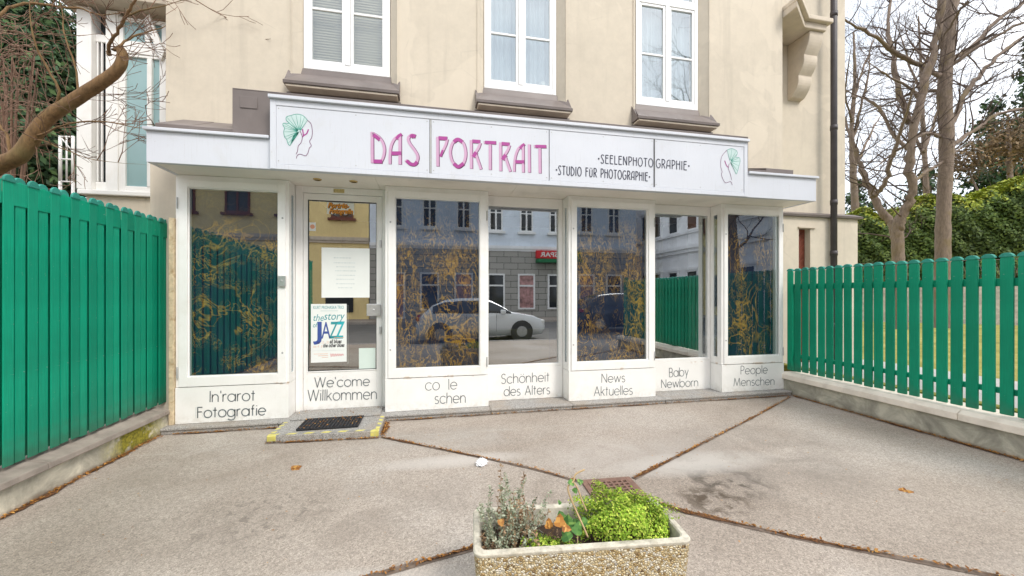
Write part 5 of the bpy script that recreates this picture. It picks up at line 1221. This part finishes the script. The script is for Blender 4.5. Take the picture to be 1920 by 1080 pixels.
# left garden: pruned tree, shrub, dark evergreen, trellis
o = bare_tree("pruned_tree", "old pruned tree with a thick bent limb leaning over the green fence", 4.2, [(-120, 420, 26), (-60, 350, 24), (0, 310, 23), (37, 290, 22), (70, 245, 20), (96, 215, 19), (148, 182, 18), (193, 153, 17), (222, 128, 16), (229, 105, 14), (224, 90, 11)],
    [[(205, 100, 5), (204, 85, 4.5), (218, 61, 4), (233, 35, 4.5), (248, 11, 3.5), (262, -25, 2)], [(215, 92, 4), (241, 72, 3), (281, 59, 2.2), (309, 50, 1.2)], [(236, 32, 3), (265, 20, 2.4), (308, 10, 1.4)], [(-30, 60, 5), (0, 30, 4.5), (22, 11, 4.5), (55, 6, 4), (100, 12, 3.5), (148, 15, 3), (190, 28, 2)],
     [(60, 255, 4), (85, 250, 3), (130, 232, 2.4), (200, 228, 2), (258, 240, 1.2)], [(20, 300, 5), (15, 260, 4), (0, 235, 3), (-30, 215, 2)], [(96, 215, 4), (110, 170, 3.5), (80, 110, 3), (60, 60, 2)], [(150, 175, 3), (140, 120, 2.4), (120, 60, 2), (112, 0, 1.4)], [(30, 285, 3), (70, 262, 2), (120, 280, 1.4), (180, 300, 1)]], 51, .55, 3, 3, 'barkwarm', dens=5)
rr = random.Random(52); m = MB()
for i in range(150):
    px = rr.uniform(-70, 95); py = rr.uniform(20, 260); t = rr.uniform(4.8, 6.0); p = AT(px, py, t); a = rr.uniform(2.2, 3.9)
    dx = rr.uniform(-.9, .5); pts = [p + Vector((dx * f + .07 * math.sin(f * 5 + i), rr.uniform(-.03, .03), -f * f * rr.uniform(.5, .9) * 1.1 + f * .25)) for f in [k / 7 for k in range(8)]]
    m.tube(pts, [.0075 * (1 - .7 * k / 7) for k in range(8)], 3, 0, False)
sh_b = AT(20, 330, 5.4); sb = thing("bare_shrub", "tangle of thin reddish bare shoots behind the green fence", "shrub", (sh_b.x, sh_b.y, .1))
for i in range(26):
    q = AT(rr.uniform(-60, 80), rr.uniform(60, 240), rr.uniform(4.9, 5.9)); m.tube([(sh_b.x + rr.uniform(-.3, .3), sh_b.y + rr.uniform(-.3, .3), .1), tuple(Vector((sh_b.x, sh_b.y, 1.6)).lerp(q, .45)), tuple(q)], [.02, .013, .007], 4, 0, False)
m.obj("shoots", M['twigred'], sb)
bl = [(tuple(AT(a, b, t)), (r_, r_, r_ * 1.1)) for a, b, t, r_ in ((60, 200, 9.5, 1.3), (20, 80, 9.5, 1.4), (110, 130, 10, 1.1), (80, 290, 9, 1.1), (-20, 260, 9.5, 1.5), (110, 250, 9.6, .8), (110, 325, 9.4, .9), (60, 340, 9.2, 1.0), (90, 60, 10, .9), (-40, 120, 10, 1.6))]
p = AT(40, 300, 9.6); leafy_tree("evergreen_tree", "dark dense evergreen behind the reddish bare shoots", (p.x, p.y, .1), 5.5, bl, M['fir'], 2600, .085, 61, .2)
m = MB(); A_ = lambda px, py: AT(px, py, 6.6)
x0, x1 = 113, 137
for px in (x0, 125, x1): m.tube([A_(px, 340), A_(px, 255)], .022 if px != 125 else .012, 4)
for py in (256, 298, 340): m.tube([A_(x0, py), A_(x1, py + 1)], .014, 4)
m.tube([A_(x0, 256), A_(x1, 285)], .01, 4); b_ = A_(125, 340); tr_ = thing("trellis", "small white garden trellis standing behind the green fence", "trellis", (b_.x, b_.y, .1))
for px in (x0, x1): q = A_(px, 340); m.tube([(q.x, q.y, .1), tuple(q)], .022, 4)
m.obj("lattice", M['frame'], tr_)
wl = AT(60, 345, 5.6)

# ------------------------------------------------------------------ the street behind the camera, seen in the panes
def house_front(name, label, x0, x1, y, h, wallm, wins, zbase, wz0, wz1, ww, sillm, framem, ledge, group=None, ground=None, depth=9, floors=(0,)):
    o = thing(name, label, "building", ((x0 + x1) / 2, y, 0), group)
    MB().box(x0, x1, y - depth, y, 0, h).obj("wall", wallm, o)
    if ground: MB().box(x0 + .01, x1 - .01, y + .002, y + .05, 0, ledge - .25).obj("ground_storey", ground, o)
    MB().box(x0, x1, y, y + .16, ledge - .2, ledge).box(x0, x1, y, y + .10, ledge - .34, ledge - .2).box(x0 - .05, x1 + .05, y - depth, y + .35, h, h + .35).obj("cornice", sillm, o)
    for fl in floors:
        for wx in wins:
            m = MB().frame(wx - ww / 2, wx + ww / 2, wz0 + fl, wz1 + fl, .09, y, y + .07); m.box(wx - .05, wx + .05, y, y + .06, wz0 + fl + .09, wz1 + fl - .09); m.box(wx - ww / 2 + .09, wx + ww / 2 - .09, y, y + .05, wz1 + fl - .62, wz1 + fl - .55)
            m.box(wx - ww / 2 - .15, wx + ww / 2 + .15, y, y + .2, wz0 + fl - .14, wz0 + fl - .005)
            w = m.obj("window", framem, o); MB().box(wx - ww / 2 + .09, wx + ww / 2 - .09, y + .003, y + .02, wz0 + fl + .09, wz1 + fl - .09).obj("pane", M['darkglass'], w)
    return o
M['yellowwall'] = plaster("yellow plaster", (.88, .70, .34), (.84, .68, .36))
M['bluewall'] = plaster("pale blue grey plaster", (.74, .81, .90), (.7, .77, .86))
M['whitewall'] = plaster("off white plaster", (.84, .85, .86), (.78, .79, .8))
M['orangewall'] = plaster("orange plaster", (.55, .26, .06), (.5, .25, .08))
n = NT("rusticated blocks"); br = n.n("TexBrick"); br.inputs['Scale'].default_value = 1.0; br.inputs['Mortar Size'].default_value = .018; br.inputs['Brick Width'].default_value = .9; br.inputs['Row Height'].default_value = .38
br.inputs['Color1'].default_value = (.34, .33, .30, 1); br.inputs['Color2'].default_value = (.40, .385, .35, 1); br.inputs['Mortar'].default_value = (.10, .10, .09, 1)
mp_ = n.n("Mapping"); mp_.inputs['Rotation'].default_value = (R(90), 0, 0); n.l(n.tc.outputs['Object'], mp_.inputs[0]); n.l(mp_.outputs[0], br.inputs[0]); n.col(br.outputs[0]); n.rough(.9); M['rustic'] = n.m
YO = -14.1
yh_ = house_front("yellow_house", "yellow plastered house across the street mirrored in the door glass", -20, -3.55, YO, 9.0, M['yellowwall'], [-5.0, -7.6, -10.2, -12.8, -15.4, -18], 0, 5.85, 7.85, 1.2, M['creamtrim'], M['redwood'], 4.75)
m = MB().box(-9.2, -7.9, YO, YO + .05, 0, 2.7).box(-5.9, -4.4, YO, YO + .05, .4, 2.9).box(-12.4, -11, YO, YO + .05, .6, 2.8); m.obj("shop_opening", M['darkglass'], yh_)
bh = house_front("pale_blue_house", "pale blue house with rusticated ground floor mirrored in the shop windows", -3.5, 13.3, YO, 8.3, M['bluewall'], [-2.0, -.06, 1.95, 4.0, 5.95, 7.9, 9.8, 11.7], 0, 5.4, 7.15, .85, M['whitewall'], M['pvc'], 4.5, ground=M['rustic'])
for k, x in enumerate((-2.0, -.06, 1.95, 4.0, 5.95, 7.9, 9.8, 11.7)):
    m = MB().frame(x - .55, x + .55, .5 if k % 3 else .02, 2.75, .1, YO + .052, YO + .12); m.box(x - .45, x + .45, YO + .052, YO + .10, 1.95, 2.05); w = m.obj("window", M['pvc'], bh)
    MB().box(x - .45, x + .45, YO + .053, YO + .065, .6 if k % 3 else .12, 2.65).obj("pane", M['darkglass'] if k % 2 else mat("poster window %d" % k, (.40, .22, .21), .3, .6, 4), w)
oh = house_front("orange_house", "narrow orange house end seen mirrored beyond the blue house", 13.4, 18, YO - 9, 12, M['orangewall'], [15, 17], 0, 5.4, 7.2, .9, M['creamtrim'], M['pvc'], 4.5, depth=6)
wh = thing("white_house", "ornate off white corner house mirrored above the reflected picket fence", "building", (19.5, -14, 0))
MB().box(17.2, 26, -30, -7.6, 0, 12).obj("wall", M['whitewall'], wh)
MB().box(16.95, 17.2, -30, -7.5, 4.55, 4.8).box(17.05, 17.2, -30, -7.55, 4.3, 4.55).box(17.05, 17.2, -30, -7.55, 5.6, 5.75).box(16.8, 26.2, -30.2, -7.4, 12, 12.4).obj("cornice", M['whitewall'], wh)
for k in range(10):
    y = -8.9 - 2.1 * k
    for z0_, z1_ in ((5.85, 7.9), (.9, 3.1), (9.0, 11.0)):
        m = MB().box(17.08, 17.2, y - .6, y - .48, z0_, z1_).box(17.08, 17.2, y + .48, y + .6, z0_, z1_).box(17.08, 17.2, y - .48, y + .48, z1_ - .12, z1_).box(17.02, 17.2, y - .7, y + .7, z1_, z1_ + .16).box(17.02, 17.2, y - .7, y + .7, z0_ - .14, z0_)
        w = m.obj("window", M['whitewall'], wh); MB().box(17.15, 17.19, y - .48, y + .48, z0_, z1_ - .12).obj("pane", mat("brown shutter", (.10, .045, .025), .4, .2, 5) if z0_ > 5 and z0_ < 6 and k < 3 else M['darkglass'], w)
# supermarket sign over the shop
ss = thing("supermarket_sign", "red and green supermarket sign board on the blue house across the street", "sign", (7.4, YO + .2, 3.9))
MB().box(6.55, 8.5, YO + .06, YO + .3, 3.72, 4.22).obj("board", mat("sign red", (.60, .012, .02), .4, .03, 3), ss, bevel=.01)
MB().box(8.52, 9.3, YO + .06, YO + .28, 3.74, 4.2).obj("side_board", mat("sign green", (.01, .25, .08), .4, .03, 3), ss, bevel=.01)
MB().box(6.55, 9.3, YO + .06, YO + .75, 3.45, 3.66).obj("awning", mat("awning green", (.01, .16, .06), .6, .08, 3), ss, bevel=.01)
text_mesh("print", "SPAR", .42, M['paper'], (7.95, YO + .306, 3.83), ss, 1.15, 0, rot=(R(90), 0, PI), bold=.006)
m = MB(); m.tube([(8.25, YO + .302, 3.97), (8.25, YO + .312, 3.97)], .19, 20); m.obj("roundel", M['paper'], ss)
m = MB().prism([(8.25, YO + .314, 4.1), (8.14, YO + .314, 3.88), (8.36, YO + .314, 3.88)], (0, .004, 0)); m.obj("roundel_mark", mat("fir green", (.01, .25, .08), .4, .03, 3), ss)

# cars
def car(name, label, x0, yc, L, wdt, Ht, paint, kind):
    o = thing(name, label, "car", (x0 + L / 2, yc, -.12)); zb = -.12
    hood = .70 if kind == 'hatch' else .78
    # stations along the length (fraction, floor, belt, roof, belt half-width factor)
    st = [(0, .32, .62, .62, .80), (.02, .22, .78, .80, .92), (.06, .20, .92, 1.0, .97), (.12, .20, .97, 1.22, 1), (.20, .20, .98, 1.36, 1), (.32, .20, .97, 1.42, 1), (.46, .20, .96, 1.43, 1), (.56, .20, .95, 1.37, 1), (.64, .20, .94, 1.20, 1), (.72, .20, .92, .97, 1), (.80, .20, .88, .91, .99), (.90, .20, .80, .84, .96), (.97, .22, .68, .72, .88), (1, .34, .58, .58, .74)]
    k_ = Ht / 1.43; hw = wdt / 2; body = MB(); rings = []; roof = MB(); 
    for f, zl, zbelt, zr, wf in st:
        x = x0 + L * f; zl, zbelt, zr = zb + zl * k_, zb + zbelt * k_, zb + zr * k_; a = hw * wf
        s_ = [(x, -a * .92, zl), (x, -a, zl + (zbelt - zl) * .35), (x, -a * .995, zl + (zbelt - zl) * .75), (x, -a * .95, zbelt)]
        cab = (zr - zbelt) / k_
        s_ += [(x, -a * (.95 - min(.24, cab * .55)), zbelt + (zr - zbelt) * .86), (x, -a * (.86 - min(.28, cab * .65)), zr), (x, -a * .3, zr + .02)]
        s_ += [(p[0], -p[1], p[2]) for p in s_[::-1]]; rings.append([(p[0], p[1] + yc, p[2]) for p in s_])
    b0 = len(body.v)
    for r_ in rings: body.v += r_
    k = len(rings[0])
    for i in range(len(rings) - 1):
        for j in range(k):
            q = (j + 1) % k; cabin = 3 <= i <= 8; gl = 1 if (cabin and j in (3, 9)) or (i in (7, 8) and j in (5, 6, 7)) or (i in (2, 3) and j in (5, 6, 7)) else 0
            body.f.append([b0 + i * k + j, b0 + i * k + q, b0 + (i + 1) * k + q, b0 + (i + 1) * k + j]); body.mi.append(gl); body.smooth.append(True)
    body.f.append(list(range(b0, b0 + k))); body.mi.append(0); body.smooth.append(False); body.f.append(list(range(b0 + (len(rings) - 1) * k, b0 + len(rings) * k))[::-1]); body.mi.append(0); body.smooth.append(False)
    body.obj("body", [paint, M['darkglass']], o)
    for f in (.17, .80):
        for s_ in (-1, 1):
            x = x0 + L * f; y = yc + s_ * (hw - .09); r_ = .33 * k_
            w = MB().tube([(x, y - .11, zb + r_), (x, y - .085, zb + r_), (x, y + .085, zb + r_), (x, y + .11, zb + r_)], [r_ * .93, r_, r_, r_ * .93], 28).obj("wheel", M['darkgrey'], o)
            rim = MB().tube([(x, y + s_ * .1, zb + r_), (x, y + s_ * .118, zb + r_)], [r_ * .60, r_ * .5], 24); 
            rim.obj("rim", M['grey'], w)
            arch = MB().tube([(x, y + s_ * .03, zb + r_), (x, y + s_ * .098, zb + r_)], r_ * 1.13, 28); arch.obj("wheel_arch", M['darkgrey'], o)
    for s_ in (-1, 1):
        MB().box(x0 + L - .16, x0 + L - .03, yc + s_ * (hw * .52), yc + s_ * (hw * .86), zb + .60 * k_, zb + .70 * k_).obj("headlight", M['pvc'], o, bevel=.02)
        MB().box(x0 + .0, x0 + .10, yc + s_ * (hw * .55), yc + s_ * (hw * .93), zb + .74 * k_, zb + .86 * k_).obj("tail_light", mat("tail light red", (.45, .02, .02), .2, .05), o, bevel=.02)
        MB().box(x0 + L * .63, x0 + L * .67, yc + s_ * (hw * .96), yc + s_ * (hw * 1.12), zb + .93 * k_, zb + 1.06 * k_).obj("wing_mirror", paint, o, bevel=.03)
        m = MB()
        for f in (.36, .60): m.box(x0 + L * f - .004, x0 + L * f + .004, yc + s_ * hw * .985, yc + s_ * hw * 1.003, zb + .34 * k_, zb + .95 * k_)
        m.obj("door_gap", M['darkgrey'], o)
    return o
pw_ = NT("white car paint"); pw_.col((.78, .80, .82)); pw_.rough(.25); pw_.p.inputs['Coat Weight'].default_value = .6
pd_ = NT("dark car paint"); pd_.col((.03, .035, .045)); pd_.rough(.25); pd_.p.inputs['Coat Weight'].default_value = .6
car("white_car", "white hatchback parked on the street mirrored in the middle shop windows", -.45, -3.55, 4.3, 1.78, 1.43, pw_.m, 'hatch')
car("dark_suv", "dark estate car parked further along the street mirrored in the News showcase", 6.0, -6.2, 4.5, 1.85, 1.62, pd_.m, 'suv')
o = thing("street_tree", "bare street tree beyond the picket fence mirrored in the upper window", "tree", (9.5, -2.2, 0)); rr = random.Random(77); m = MB(); cr = MB()
m.tube([(9.5, -1.2, 0), (9.5, -1.2, 2.5), (9.4, -1.3, 5), (9.5, -1.2, 8)], [.2, .17, .13, .06], 10)
for i in range(16):
    z = 2.8 + i * .36; a = i * 2.4; branch(cr, (9.5, -1.2, z), (math.cos(a), math.sin(a), .7), 2.4, .05, 0, rr, 3)
m.obj("trunk", M['bark'], o); cr.obj("crown", M['twig'], o)

# parts were modelled in place: give every child the inverse of its parent's offset
bpy.context.view_layer.update()
for o in bpy.data.objects:
    if o.parent and o.parent.type == 'EMPTY' and o.parent.parent is None:
        o.matrix_parent_inverse = Matrix.Translation(o.parent.location).inverted()
